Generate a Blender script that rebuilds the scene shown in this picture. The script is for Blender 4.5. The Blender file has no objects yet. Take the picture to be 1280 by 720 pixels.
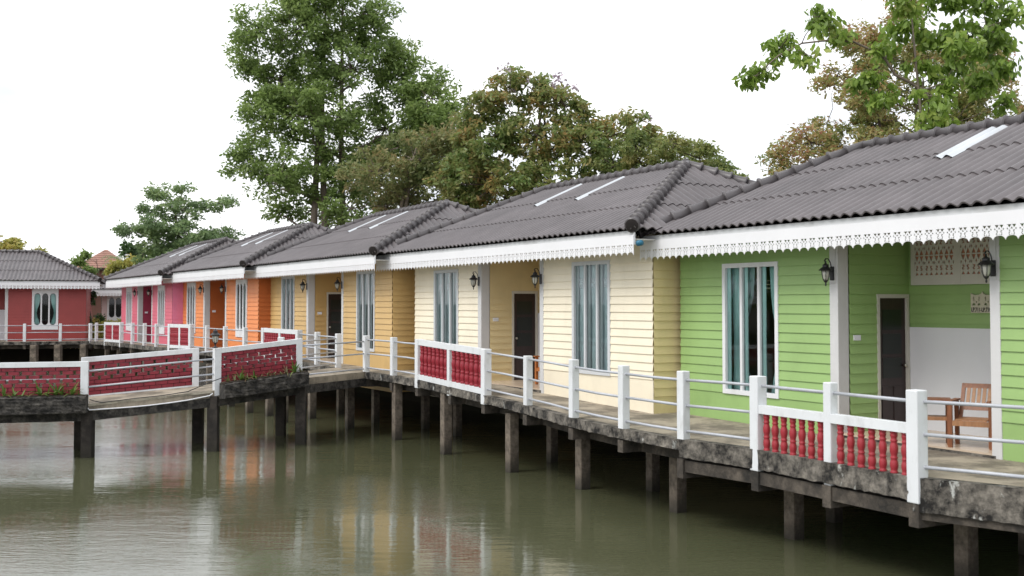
import bpy, bmesh, math, random
import numpy as np
from mathutils import Vector, Matrix, geometry
C = bpy.context.scene
COL = C.collection
R = math.radians
random.seed(7); NR = np.random.RandomState(11)
EYE = 1.98
F = 1400.0

# ---------------------------------------------------------------- camera
cd = bpy.data.cameras.new('camera'); cam = bpy.data.objects.new('camera', cd); COL.objects.link(cam)
cam.location = (0, 0, EYE); cam.rotation_euler = (R(92), 0, 0)
cd.sensor_width = 36; cd.lens = F / 1280 * 36; cd.shift_y = -29 / 1280
cd.clip_start = .1; cd.clip_end = 6000
cd.dof.use_dof = True; cd.dof.focus_distance = 25; cd.dof.aperture_fstop = 2.2
C.camera = cam

# ---------------------------------------------------------------- sky and sun
SUN_EL, SUN_AZ = 52, 238          # azimuth clockwise from +Y: behind the camera, to the left
w = bpy.data.worlds.new('World'); C.world = w; w.use_nodes = True
nt = w.node_tree; nt.nodes.clear()
out = nt.nodes.new('ShaderNodeOutputWorld'); bg = nt.nodes.new('ShaderNodeBackground')
sky = nt.nodes.new('ShaderNodeTexSky'); sky.sky_type = 'NISHITA'; sky.sun_disc = False
sky.sun_elevation = R(SUN_EL); sky.sun_rotation = R(SUN_AZ); sky.dust_density = 3.0; sky.air_density = 1.0
tc = nt.nodes.new('ShaderNodeTexCoord')
mp = nt.nodes.new('ShaderNodeMapping'); mp.inputs['Scale'].default_value = (1, 1, 3.5)
nz = nt.nodes.new('ShaderNodeTexNoise'); nz.inputs['Scale'].default_value = 2.6; nz.inputs['Detail'].default_value = 5
nt.links.new(tc.outputs['Generated'], mp.inputs[0]); nt.links.new(mp.outputs[0], nz.inputs['Vector'])
cr = nt.nodes.new('ShaderNodeValToRGB')      # cloud deck: mostly white, thin bluish breaks
cr.color_ramp.elements[0].position = .38; cr.color_ramp.elements[0].color = (7.3, 7.7, 8.3, 1)
cr.color_ramp.elements[1].position = .62; cr.color_ramp.elements[1].color = (12.6, 12.6, 12.8, 1)
nt.links.new(nz.outputs['Fac'], cr.inputs['Fac'])
hsv = nt.nodes.new('ShaderNodeHueSaturation'); hsv.inputs['Saturation'].default_value = .25
nt.links.new(sky.outputs[0], hsv.inputs['Color'])
mx = nt.nodes.new('ShaderNodeMix'); mx.data_type = 'RGBA'; mx.inputs[0].default_value = .88
nt.links.new(hsv.outputs[0], mx.inputs[6]); nt.links.new(cr.outputs[0], mx.inputs[7])
nt.links.new(mx.outputs[2], bg.inputs['Color']); bg.inputs['Strength'].default_value = .10
nt.links.new(bg.outputs[0], out.inputs[0])
sl = bpy.data.lights.new('sun', 'SUN'); sl.energy = 1.5; sl.angle = R(25); sl.color = (1, .97, .92)
so = bpy.data.objects.new('sun', sl); COL.objects.link(so)
dv = Vector((math.sin(R(SUN_AZ)) * math.cos(R(SUN_EL)), math.cos(R(SUN_AZ)) * math.cos(R(SUN_EL)), math.sin(R(SUN_EL))))
so.rotation_euler = (-dv).to_track_quat('-Z', 'Y').to_euler()
C.view_settings.view_transform = 'Standard'; C.view_settings.look = 'None'
C.view_settings.exposure = .50; C.view_settings.gamma = 1
C.render.engine = 'CYCLES'

# ---------------------------------------------------------------- materials
def new_mat(name):
    m = bpy.data.materials.new(name); m.use_nodes = True
    return m, m.node_tree, m.node_tree.nodes['Principled BSDF']
def ramp(nt, stops):
    r = nt.nodes.new('ShaderNodeValToRGB')
    while len(r.color_ramp.elements) < len(stops): r.color_ramp.elements.new(.5)
    for e, (p, c) in zip(r.color_ramp.elements, stops):
        e.position = p; e.color = (*c, 1)
    return r
def noise(nt, scale, detail=4, rough=.55, vec=None, stretch=None, coord='Object'):
    tc = nt.nodes.new('ShaderNodeTexCoord'); n = nt.nodes.new('ShaderNodeTexNoise')
    n.inputs['Scale'].default_value = scale; n.inputs['Detail'].default_value = detail; n.inputs['Roughness'].default_value = rough
    if stretch:
        mp = nt.nodes.new('ShaderNodeMapping'); mp.inputs['Scale'].default_value = stretch
        nt.links.new(tc.outputs[coord], mp.inputs[0]); nt.links.new(mp.outputs[0], n.inputs['Vector'])
    else: nt.links.new(tc.outputs[coord], n.inputs['Vector'])
    return n
def mul(c, k): return tuple(min(1, a * k) for a in c)
def bump(nt, b, src, strength, dist=.01):
    bp = nt.nodes.new('ShaderNodeBump'); bp.inputs['Strength'].default_value = strength; bp.inputs['Distance'].default_value = dist
    nt.links.new(src, bp.inputs['Height']); nt.links.new(bp.outputs[0], b.inputs['Normal'])
def paint(name, col, rough=.5, dirt=.0, dirtcol=(.12, .10, .07), var=.06, scale=1.6, stretch=(1, 1, 1), dscale=2.2):
    m, nt, b = new_mat(name)
    n = noise(nt, scale, 6, .6, stretch=stretch)
    r = ramp(nt, [(.3, mul(col, 1 - var * 1.5)), (.7, mul(col, 1 + var))])
    nt.links.new(n.outputs['Fac'], r.inputs[0]); last = r.outputs[0]
    if dirt > 0:
        n2 = noise(nt, dscale, 8, .72, stretch=(1, 1, .45))
        r2 = ramp(nt, [(.5, (0, 0, 0)), (.78, (dirt, dirt, dirt))])
        nt.links.new(n2.outputs['Fac'], r2.inputs[0])
        x = nt.nodes.new('ShaderNodeMix'); x.data_type = 'RGBA'; x.inputs[7].default_value = (*dirtcol, 1)
        nt.links.new(r2.outputs[0], x.inputs[0]); nt.links.new(last, x.inputs[6]); last = x.outputs[2]
    nt.links.new(last, b.inputs['Base Color']); b.inputs['Roughness'].default_value = rough
    n3 = noise(nt, 60, 3); bump(nt, b, n3.outputs['Fac'], .15, .004)
    return m
def concrete(name, light=(.27, .25, .22), dark=(.03, .028, .024), mid=.52, scale=1.8, white=0, tide=False, rough=.9):
    m, nt, b = new_mat(name)
    n = noise(nt, scale, 9, .72); r = ramp(nt, [(mid - .13, dark), (mid, mul(light, .45)), (mid + .14, light)])
    nt.links.new(n.outputs['Fac'], r.inputs[0]); last = r.outputs[0]
    if white:
        n2 = noise(nt, 3.1, 8, .75, stretch=(1.3, 1.3, .7)); r2 = ramp(nt, [(.60, (0, 0, 0)), (.66, (white,) * 3)])
        nt.links.new(n2.outputs['Fac'], r2.inputs[0])
        x = nt.nodes.new('ShaderNodeMix'); x.data_type = 'RGBA'; x.inputs[7].default_value = (.55, .56, .53, 1)
        nt.links.new(r2.outputs[0], x.inputs[0]); nt.links.new(last, x.inputs[6]); last = x.outputs[2]
    if tide:   # the wet, weed-blackened foot just above the water line
        g = nt.nodes.new('ShaderNodeNewGeometry'); s = nt.nodes.new('ShaderNodeSeparateXYZ'); nt.links.new(g.outputs['Position'], s.inputs[0])
        n4 = noise(nt, 5, 4); ad = nt.nodes.new('ShaderNodeMath'); ad.operation = 'MULTIPLY_ADD'; ad.inputs[1].default_value = .25
        nt.links.new(n4.outputs['Fac'], ad.inputs[0]); nt.links.new(s.outputs['Z'], ad.inputs[2])
        mr = nt.nodes.new('ShaderNodeMapRange'); mr.inputs[1].default_value = -1.20; mr.inputs[2].default_value = -.80
        mr.inputs[3].default_value = 1; mr.inputs[4].default_value = 0
        nt.links.new(ad.outputs[0], mr.inputs[0])
        x = nt.nodes.new('ShaderNodeMix'); x.data_type = 'RGBA'; x.inputs[7].default_value = (.02, .018, .012, 1)
        nt.links.new(mr.outputs[0], x.inputs[0]); nt.links.new(last, x.inputs[6]); last = x.outputs[2]
    nt.links.new(last, b.inputs['Base Color']); b.inputs['Roughness'].default_value = rough
    n3 = noise(nt, 22, 8, .7); bump(nt, b, n3.outputs['Fac'], .6, .02)
    return m
def leafmat(name, cols, trans=.35):
    m, nt, b = new_mat(name)
    g = nt.nodes.new('ShaderNodeNewGeometry'); r = ramp(nt, [(i / max(1, len(cols) - 1), c) for i, c in enumerate(cols)])
    n = noise(nt, .55, 3); ad = nt.nodes.new('ShaderNodeMath'); ad.operation = 'MULTIPLY_ADD'; ad.inputs[1].default_value = .55
    sb = nt.nodes.new('ShaderNodeMath'); sb.operation = 'MULTIPLY_ADD'; sb.inputs[1].default_value = 1.6; sb.inputs[2].default_value = -.55
    nt.links.new(n.outputs['Fac'], sb.inputs[0])
    nt.links.new(g.outputs['Random Per Island'], ad.inputs[0]); nt.links.new(sb.outputs[0], ad.inputs[2])
    nt.links.new(ad.outputs[0], r.inputs[0]); nt.links.new(r.outputs[0], b.inputs['Base Color'])
    b.inputs['Roughness'].default_value = .45
    t = nt.nodes.new('ShaderNodeBsdfTranslucent'); ms = nt.nodes.new('ShaderNodeMixShader'); ms.inputs[0].default_value = trans
    nt.links.new(r.outputs[0], t.inputs['Color']); o = nt.nodes['Material Output']
    nt.links.new(b.outputs[0], ms.inputs[1]); nt.links.new(t.outputs[0], ms.inputs[2]); nt.links.new(ms.outputs[0], o.inputs[0])
    return m
def flat(name, col, rough=.5, metal=0, spec=.5):
    m, nt, b = new_mat(name); b.inputs['Base Color'].default_value = (*col, 1); b.inputs['Roughness'].default_value = rough
    b.inputs['Metallic'].default_value = metal; b.inputs['Specular IOR Level'].default_value = spec
    return m
def glassmat(name, tint, refl=.12):
    m, nt, b = new_mat(name); nt.nodes.remove(b)
    t = nt.nodes.new('ShaderNodeBsdfTransparent'); t.inputs[0].default_value = (*tint, 1)
    g = nt.nodes.new('ShaderNodeBsdfGlossy'); g.inputs['Roughness'].default_value = .02
    fr = nt.nodes.new('ShaderNodeFresnel'); fr.inputs[0].default_value = 1.55
    ms = nt.nodes.new('ShaderNodeMixShader'); nt.links.new(fr.outputs[0], ms.inputs[0])
    nt.links.new(t.outputs[0], ms.inputs[1]); nt.links.new(g.outputs[0], ms.inputs[2])
    nt.links.new(ms.outputs[0], nt.nodes['Material Output'].inputs[0])
    return m
WHITE = paint('white_paint', (.74, .75, .77), .5, .30, (.30, .29, .26), .03)
WHITEPOST = paint('white_post_paint', (.72, .74, .76), .55, .45, (.26, .26, .23), .04, dscale=3.5)
COLPAINT = paint('column_paint', (.62, .62, .62), .6, .2, (.35, .34, .32), .04)
FASCIA = paint('fascia_board', (.62, .63, .64), .6, .6, (.26, .25, .23), .05, dscale=1.2)
LACE = paint('lace_board', (.80, .80, .82), .5, .12, (.5, .5, .46), .02)
WALLWHITE = paint('porch_white', (.78, .79, .83), .55, 0, var=.02)
def roofmat(name, c):
    m, nt, b = new_mat(name)
    n = noise(nt, 1.1, 8, .68); r = ramp(nt, [(.3, mul(c, .72)), (.55, c), (.8, mul(c, 1.35))])
    nt.links.new(n.outputs['Fac'], r.inputs[0]); nt.links.new(r.outputs[0], b.inputs['Base Color'])
    b.inputs['Roughness'].default_value = .5; n3 = noise(nt, 30, 5); bump(nt, b, n3.outputs['Fac'], .2, .005)
    n5 = noise(nt, 3, 6, .7); r5 = ramp(nt, [(.3, (.30,) * 3), (.7, (.50,) * 3)]); nt.links.new(n5.outputs['Fac'], r5.inputs[0]); nt.links.new(r5.outputs[0], b.inputs['Roughness'])
    return m
ROOF = roofmat('roof_tile', (.112, .099, .102)); CAP = roofmat('ridge_tile', (.092, .083, .086)); CAPDARK = flat('cap_hollow', (.018, .014, .013), .9)
SKYL = paint('skylight_fibreglass', (.50, .53, .56), .3, .3, (.3,.3,.3), .05)
SOFFIT = paint('soffit', (.55, .55, .52), .8)
GLASS = glassmat('window_glass', (.86, .95, .94)); GLASSD = glassmat('window_glass_dark', (.45, .55, .55))
CURT = paint('curtain_teal', (.62, .84, .82), .9, 0, var=.08, scale=6, stretch=(8, 8, .4))
CURTW = paint('curtain_grey', (.80, .88, .92), .9, 0, var=.12, scale=9, stretch=(6, 6, .4))
CURTL = paint('curtain_pale_green', (.36, .46, .45), .9, 0, var=.12, scale=9, stretch=(6, 6, .4))
GOLD = flat('curtain_fringe', (.55, .48, .28), .8)
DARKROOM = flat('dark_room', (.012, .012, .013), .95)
ALU = flat('aluminium_frame', (.60, .62, .64), .4)
DOOR = paint('dark_door', (.032, .017, .016), .35, 0, var=.2, scale=3, stretch=(4, 4, .4)); DOORIN = flat('door_panel', (.008, .012, .009), .3); DFRAME = paint('door_frame', (.60, .58, .52), .6)
DOORBLACK = flat('black_door', (.012, .012, .013), .4)
METAL = flat('brass_knob', (.5, .48, .42), .3, 1)
BLACK = flat('black_iron', (.012, .012, .014), .4); LAMPG = flat('frosted_lamp_glass', (.50, .50, .44), .25)
GALV = paint('galvanised_pipe', (.46, .48, .52), .35, .35, (.22, .2, .18), .08, dscale=6)
REDP = paint('red_baluster', (.36, .028, .04), .38, 0, var=.10); REDD = paint('maroon_baluster', (.30, .018, .032), .4, 0, var=.1)
BRICK = paint('maroon_brick', (.24, .020, .035), .55, .35, (.05, .012, .014), .18, scale=7); MORTAR = paint('maroon_mortar', (.045, .008, .010), .9)
WOOD = paint('teak', (.23, .085, .035), .5, 0, var=.25, scale=5, stretch=(6, 6, .6)); WOODL = paint('teak_slat', (.36, .18, .085), .5, 0, var=.2, scale=5, stretch=(6, 6, .6))
WOODO = paint('orange_wood', (.42, .14, .035), .45, 0, var=.15, scale=5)
TILE = paint('porch_tile', (.56, .45, .34), .25, 0, var=.05, scale=3)
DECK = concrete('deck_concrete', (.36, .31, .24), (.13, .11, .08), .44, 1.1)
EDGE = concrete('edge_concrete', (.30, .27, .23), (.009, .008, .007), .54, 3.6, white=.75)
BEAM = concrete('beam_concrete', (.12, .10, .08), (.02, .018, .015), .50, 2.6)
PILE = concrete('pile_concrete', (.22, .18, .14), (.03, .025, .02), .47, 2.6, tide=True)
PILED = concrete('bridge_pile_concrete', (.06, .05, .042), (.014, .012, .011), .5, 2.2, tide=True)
PLANTER = concrete('planter_concrete', (.11, .10, .088), (.010, .009, .008), .55, 6.0)
BARK = paint('bark', (.19, .155, .12), .9, .5, (.05, .04, .03), .2, scale=3); BARKD = paint('dark_bark', (.075, .055, .042), .9, 0, var=.2)
SOIL = flat('soil', (.03, .022, .015), 1)

# ---------------------------------------------------------------- mesh helpers
class MB:
    def __init__(s): s.v = []; s.f = []; s.m = []; s.ms = []
    def mi(s, m):
        if m is None: return 0
        if m not in s.ms: s.ms.append(m)
        return s.ms.index(m)
    def add(s, vs, fs, m=None):
        o = len(s.v); s.v += [tuple(v) for v in vs]; k = s.mi(m)
        for f in fs: s.f.append(tuple(i + o for i in f)); s.m.append(k)
    def box(s, x0, x1, y0, y1, z0, z1, m=None, b=0):
        if b <= 0:
            s.add([(x0,y0,z0),(x1,y0,z0),(x1,y1,z0),(x0,y1,z0),(x0,y0,z1),(x1,y0,z1),(x1,y1,z1),(x0,y1,z1)],
                  [(0,3,2,1),(4,5,6,7),(0,1,5,4),(1,2,6,5),(2,3,7,6),(3,0,4,7)], m)
        else:
            bm = bmesh.new(); bmesh.ops.create_cube(bm, size=1)
            for v in bm.verts: v.co = Vector(((x0+x1)/2 + v.co.x*(x1-x0), (y0+y1)/2 + v.co.y*(y1-y0), (z0+z1)/2 + v.co.z*(z1-z0)))
            bmesh.ops.bevel(bm, geom=list(bm.edges), offset=b, segments=2, affect='EDGES', profile=.5)
            bm.verts.index_update(); s.add([v.co[:] for v in bm.verts], [[v.index for v in f.verts] for f in bm.faces], m); bm.free()
    def obox(s, p, q, wdt, z0a, z1a, z0b=None, z1b=None, m=None, off=0):
        """prism along plan segment p->q, width wdt centred (shifted by off to the left normal), z at both ends"""
        if z0b is None: z0b, z1b = z0a, z1a
        d = Vector((q[0]-p[0], q[1]-p[1])).normalized(); n = Vector((-d.y, d.x))
        a0 = Vector(p[:2]) + n*(off - wdt/2); a1 = Vector(p[:2]) + n*(off + wdt/2); b0 = Vector(q[:2]) + n*(off - wdt/2); b1 = Vector(q[:2]) + n*(off + wdt/2)
        s.add([(a0.x,a0.y,z0a),(b0.x,b0.y,z0b),(b1.x,b1.y,z0b),(a1.x,a1.y,z0a),(a0.x,a0.y,z1a),(b0.x,b0.y,z1b),(b1.x,b1.y,z1b),(a1.x,a1.y,z1a)],
              [(0,3,2,1),(4,5,6,7),(0,1,5,4),(1,2,6,5),(2,3,7,6),(3,0,4,7)], m)
    def tube(s, pts, r, n=8, m=None, cap=True):
        pts = [Vector(p) for p in pts]; rs = r if isinstance(r, (list, tuple)) else [r]*len(pts)
        vs = []; fs = []; up = Vector((0, 0, 1)); prev = None
        for i, p in enumerate(pts):
            t = (pts[min(i+1, len(pts)-1)] - pts[max(i-1, 0)])
            t = t.normalized() if t.length > 1e-9 else Vector((0,0,1))
            if prev is None:
                a = t.orthogonal().normalized()
            else:
                a = (prev - t * prev.dot(t)); a = a.normalized() if a.length > 1e-6 else t.orthogonal().normalized()
            prev = a; b = t.cross(a)
            for k in range(n):
                th = 2*math.pi*k/n; vs.append(p + (a*math.cos(th) + b*math.sin(th))*rs[i])
        for i in range(len(pts)-1):
            for k in range(n): fs.append((i*n+k, i*n+(k+1)%n, (i+1)*n+(k+1)%n, (i+1)*n+k))
        if cap: fs.append(tuple(range(n))[::-1]); fs.append(tuple((len(pts)-1)*n+k for k in range(n)))
        s.add(vs, fs, m)
    def lathe(s, c, prof, n=10, m=None, ang=0):
        vs = []; fs = []
        for (r, z) in prof:
            for k in range(n):
                th = 2*math.pi*k/n + ang; vs.append((c[0]+r*math.cos(th), c[1]+r*math.sin(th), c[2]+z))
        for i in range(len(prof)-1):
            for k in range(n): fs.append((i*n+k, i*n+(k+1)%n, (i+1)*n+(k+1)%n, (i+1)*n+k))
        fs.append(tuple(range(n))[::-1]); fs.append(tuple((len(prof)-1)*n+k for k in range(n)))
        s.add(vs, fs, m)
    def plate(s, outer, holes, fn, t0, t1, m=None):
        """flat board with real cut-outs: fn(a, b, t) -> xyz"""
        polys = [[Vector((a, b, 0)) for a, b in outer]] + [[Vector((a, b, 0)) for a, b in h] for h in holes]
        tris = geometry.tessellate_polygon(polys); fl = [p for q in polys for p in q]; N = len(fl)
        vs = [fn(p.x, p.y, t0) for p in fl] + [fn(p.x, p.y, t1) for p in fl]
        fs = [tuple(t) for t in tris] + [tuple(i+N for i in reversed(t)) for t in tris]
        o = 0
        for q in polys:
            L = len(q)
            for i in range(L): fs.append((o+i, o+(i+1)%L, N+o+(i+1)%L, N+o+i))
            o += L
        s.add(vs, fs, m)
    def build(s, name, mat=None, parent=None, smooth=False, loc=None, rz=0):
        me = bpy.data.meshes.new(name); me.from_pydata(s.v, [], s.f)
        if mat is not None and not s.ms: me.materials.append(mat)
        elif s.ms:
            for k in s.ms: me.materials.append(k)
            me.polygons.foreach_set('material_index', s.m)
        if smooth: me.polygons.foreach_set('use_smooth', [True]*len(s.f))
        me.update(); o = bpy.data.objects.new(name, me); COL.objects.link(o)
        if parent: o.parent = parent
        if loc: o.location = loc
        o.rotation_euler.z = rz
        return o
def empty(name, loc=(0,0,0), rz=0):
    o = bpy.data.objects.new(name, None); o.empty_display_size = .3; COL.objects.link(o); o.location = loc; o.rotation_euler = (0,0,rz); return o
def tag(o, label=None, cat=None, group=None, kind=None):
    if label: o['label'] = label
    if cat: o['category'] = cat
    if group: o['group'] = group
    if kind: o['kind'] = kind
    return o
def copy_tree(o, parent=None):
    c = o.copy(); COL.objects.link(c); c.parent = parent
    for ch in [x for x in bpy.data.objects if x.parent == o]: copy_tree(ch, c)
    return c
def at(px, py, Y): return Vector(((px-640)/F*Y, Y, EYE + (380-py)/F*Y))
def ray(px, Y): return ((px-640)/F*Y, Y)
ORD = ['first', 'second', 'third', 'fourth', 'fifth', 'sixth', 'seventh', 'eighth', 'ninth', 'tenth', 'eleventh', 'twelfth', 'thirteenth', 'fourteenth', 'fifteenth', 'sixteenth']

# ---------------------------------------------------------------- rows of houses: plan frames
GR = dict(P=(3.03, 20.10), u=(.487, -.873)); CR = dict(P=(-2.50, 28.97), u=(.487, -.873)); OC = dict(P=(-8.35, 38.6), u=(.487, -.873))
OR = dict(P=(-13.95, 47.2), u=(.51, -.86)); PK = dict(P=(-19.45, 55.85), u=(.5, -.866))
WATER_Z = -1.30

# ---------------------------------------------------------------- ground, water
def ring_normals(pts):
    n = len(pts); out = []
    for i in range(n):
        a = Vector(pts[i-1]); b = Vector(pts[i]); c = Vector(pts[(i+1) % n])
        d1 = (b-a).normalized(); d2 = (c-b).normalized(); n1 = Vector((d1.y, -d1.x)); n2 = Vector((d2.y, -d2.x)); m = (n1+n2).normalized()
        out.append(m / max(.4, m.dot(n1)))
    return out
# pond outline, counter-clockwise, at the foot of the bank
pond = [(22,-40), (19,-6), (13.6,7.7), (6.0,21.7), (.4,30.7), (-5.5,40.3), (-11.0,49.1), (-16.5,57.9), (-19.5,64.5), (-60,54), (-62,30), (-60,-40)]
nrm = ring_normals(pond)
ctr = Vector((-20, 10))
def ring(off, z): return [(p[0]+n.x*off, p[1]+n.y*off, z) for p, n in zip(pond, nrm)]
vs = []; fs = []; K = len(pond)
bed = [(ctr.x + (p[0]-ctr.x)*.9, ctr.y + (p[1]-ctr.y)*.9, -2.6) for p in pond]
far1 = ring(8, -.25)
rings = [bed, ring(0, -1.9), ring(1.5, -.35), far1,
         [(ctr.x + (p[0]-ctr.x)*6, ctr.y + (p[1]-ctr.y)*6, -.25) for p in pond],
         [(ctr.x + (p[0]-ctr.x)*90, ctr.y + (p[1]-ctr.y)*90, -.25) for p in pond]]
for r_ in rings: vs += r_
for j in range(len(rings)-1):
    for i in range(K): fs.append((j*K+i, j*K+(i+1) % K, (j+1)*K+(i+1) % K, (j+1)*K+i))
fs.append(tuple(range(K)))
g = MB(); g.add(vs, fs)
m, nt, b = new_mat('ground_earth')
n = noise(nt, .35, 9, .7); r = ramp(nt, [(.35, (.028, .032, .014)), (.5, (.04, .036, .022)), (.65, (.055, .046, .03))])
nt.links.new(n.outputs['Fac'], r.inputs[0]); nt.links.new(r.outputs[0], b.inputs['Base Color']); b.inputs['Roughness'].default_value = .95
tag(g.build('ground', m), kind='structure')

m, nt, b = new_mat('pond_water')
b.inputs['Roughness'].default_value = .035; b.inputs['IOR'].default_value = 1.7
n0 = noise(nt, .12, 3); r0 = ramp(nt, [(.35, (.070, .075, .040)), (.65, (.092, .096, .054))])
nt.links.new(n0.outputs['Fac'], r0.inputs[0]); nt.links.new(r0.outputs[0], b.inputs['Base Color'])
na = noise(nt, 1.0, 5, .6, stretch=(.9, 3.4, 1)); nb = noise(nt, 5.5, 4, .55, stretch=(.8, 2.6, 1)); nc = noise(nt, .16, 3, .5, stretch=(1, 2.2, 1))
rc = ramp(nt, [(.40, (.12,) * 3), (.58, (1.0,) * 3)]); nt.links.new(nc.outputs['Fac'], rc.inputs[0])
mm = nt.nodes.new('ShaderNodeMath'); mm.operation = 'MULTIPLY'; nt.links.new(nb.outputs['Fac'], mm.inputs[0]); nt.links.new(rc.outputs[0], mm.inputs[1])
b1 = nt.nodes.new('ShaderNodeBump'); b1.inputs['Strength'].default_value = .12; b1.inputs['Distance'].default_value = .05
b2 = nt.nodes.new('ShaderNodeBump'); b2.inputs['Strength'].default_value = .34; b2.inputs['Distance'].default_value = .02
nt.links.new(na.outputs['Fac'], b1.inputs['Height']); nt.links.new(mm.outputs[0], b2.inputs['Height']); nt.links.new(b1.outputs[0], b2.inputs['Normal'])
nt.links.new(b2.outputs[0], b.inputs['Normal'])
wt = MB(); wr = ring(1.5, WATER_Z); wt.add(wr, [tuple(range(K))]); tag(wt.build('water', m), kind='structure')

# ---------------------------------------------------------------- walkway
# outer edge of the deck: (pixel column used to survey it, distance, level, what stands there)
EDGEPTS = [(9.6, 7.4, 0), (7.3, 10.0, 0), (5.62, 11.85, 0), ray(1140, 12.80)+(0,), ray(1032, 14.03)+(0,), ray(943, 15.27)+(0,), ray(850, 16.4)+(0,), ray(776, 17.7)+(.01,),
           ray(714, 19.2)+(.03,), ray(657, 21.0)+(.08,), ray(605, 22.7)+(.13,), ray(563, 24.2)+(.18,), ray(522, 25.8)+(.23,), ray(490, 27.2)+(.24,), ray(456, 28.4)+(.25,),
           ray(421, 30.2)+(.25,), ray(395, 31.6)+(.26,), ray(372, 33.2)+(.27,), ray(350, 34.4)+(.28,), ray(329, 35.6)+(.28,), ray(305, 36.6)+(.28,), ray(280.5, 38.5)+(.28,), ray(258, 40.2)+(.28,),
           ray(238, 41.8)+(.28,), ray(225, 42.4)+(.27,), ray(212, 43.2)+(.27,), ray(195, 44.6)+(.26,), ray(180, 46.3)+(.25,), ray(165, 48.2)+(.24,), ray(151, 50.3)+(.22,), ray(141, 51.9)+(.2,), ray(132, 53.5)+(.17,),
           ray(120, 55.8)+(.11,)] + [(-32.4+.95*w_+.31*1.5, 56.3+.31*w_-.95*1.5, .04) for w_ in (10.6, 9.15, 7.45, 5.6, 3.2, 0)]
EP = [Vector(p) for p in EDGEPTS]
NE = len(EP)
inn = []
for i, p in enumerate(EP):
    if i < 33: d = Vector((.873, .487, 0)) * (2.6 if i > 6 else 3.4)
    else: d = Vector((-.31, .95, 0)) * 2.6
    inn.append(p + d)
top = MB()
for i in range(NE-1):
    a, b_, c, d = EP[i], EP[i+1], inn[i+1], inn[i]
    top.add([a, b_, c, d, a-Vector((0,0,.13)), b_-Vector((0,0,.13)), c-Vector((0,0,.13)), d-Vector((0,0,.13))], [(0,3,2,1)], DECK); top.add([a-Vector((0,0,.13)), b_-Vector((0,0,.13)), c-Vector((0,0,.13)), d-Vector((0,0,.13))], [(0,1,2,3)], BEAM)  # slab underside takes the dark beam colour, painting in the shade below the deck
    th = .16 if i > 5 else (.26 if i > 2 else .38)
    dn = Vector((0, 0, th)); o1 = (inn[i]-EP[i]).normalized()*.10; o2 = (inn[i+1]-EP[i+1]).normalized()*.10; ep = Vector((0, 0, .012))
    q = [a+ep-o1*.3, b_+ep-o2*.3, b_+ep+o2*1.4, a+ep+o1*1.4]; l = [v-dn for v in q]
    # broken, crumbly nosing: subdivided outer face with jitter
    S = max(2, int((b_-a).length/.07)); rows = [0, .35, .7, 1.0]; grid = []
    for j, rr in enumerate(rows):
        for k in range(S+1):
            t = k/S; p0 = q[0].lerp(q[1], t); p1 = l[0].lerp(l[1], t); v = p0.lerp(p1, rr)
            if 0 < k < S:
                jt = random.uniform(-.006, .006); v = v + o1.normalized()*jt; v.z += random.uniform(-.004, .004) * (2.5 if j == 3 else .7)
            grid.append(v)
    ff = [(j*(S+1)+k, j*(S+1)+k+1, (j+1)*(S+1)+k+1, (j+1)*(S+1)+k) for j in range(3) for k in range(S)]
    top.add(grid, ff, EDGE)
    top.add([q[0], q[1], q[2], q[3], l[0], l[1], l[2], l[3]], [(0,3,2,1),(4,5,6,7),(2,3,7,6)], EDGE)
# near right: a deep second edge beam under the slab, set back, and the long beam under the balustrade
for i in range(0, 6):
    a, b_ = EP[i], EP[i+1]; o1 = (inn[i]-EP[i]).normalized(); 
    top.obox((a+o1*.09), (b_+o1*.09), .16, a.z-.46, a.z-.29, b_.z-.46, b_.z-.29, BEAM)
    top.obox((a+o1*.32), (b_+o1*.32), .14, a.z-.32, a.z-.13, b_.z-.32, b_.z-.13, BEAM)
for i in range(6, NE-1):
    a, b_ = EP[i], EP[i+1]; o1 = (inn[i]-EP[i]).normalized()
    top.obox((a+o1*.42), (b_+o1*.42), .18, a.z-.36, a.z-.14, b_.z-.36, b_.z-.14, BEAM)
# cross beams whose stubs poke out below the posts
for i in range(1, NE-2):
    a = EP[i]; d = (inn[i]-EP[i]).normalized(); e = a + d*2.6; s0 = a - d*.02
    top.obox(s0, e, .13, a.z-.50 if i < 7 else a.z-.34, a.z-.27 if i < 7 else a.z-.165, None, None, BEAM) if False else top.add(
        *(lambda p, q2, z0, z1, w2: ([(p.x-d.y*-w2, p.y-d.x*w2, z0),(p.x+d.y*-w2, p.y+d.x*w2, z0),(q2.x+d.y*-w2, q2.y+d.x*w2, z0),(q2.x-d.y*-w2, q2.y-d.x*w2, z0),
                                      (p.x-d.y*-w2, p.y-d.x*w2, z1),(p.x+d.y*-w2, p.y+d.x*w2, z1),(q2.x+d.y*-w2, q2.y+d.x*w2, z1),(q2.x-d.y*-w2, q2.y-d.x*w2, z1)],
                                     [(0,3,2,1),(4,5,6,7),(0,1,5,4),(1,2,6,5),(2,3,7,6),(3,0,4,7)]))(s0, e, a.z-(.55 if i < 7 else .36), a.z-(.275 if i < 7 else .17), .07), BEAM)
tag(top.build('walkway'), kind='structure')

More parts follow.
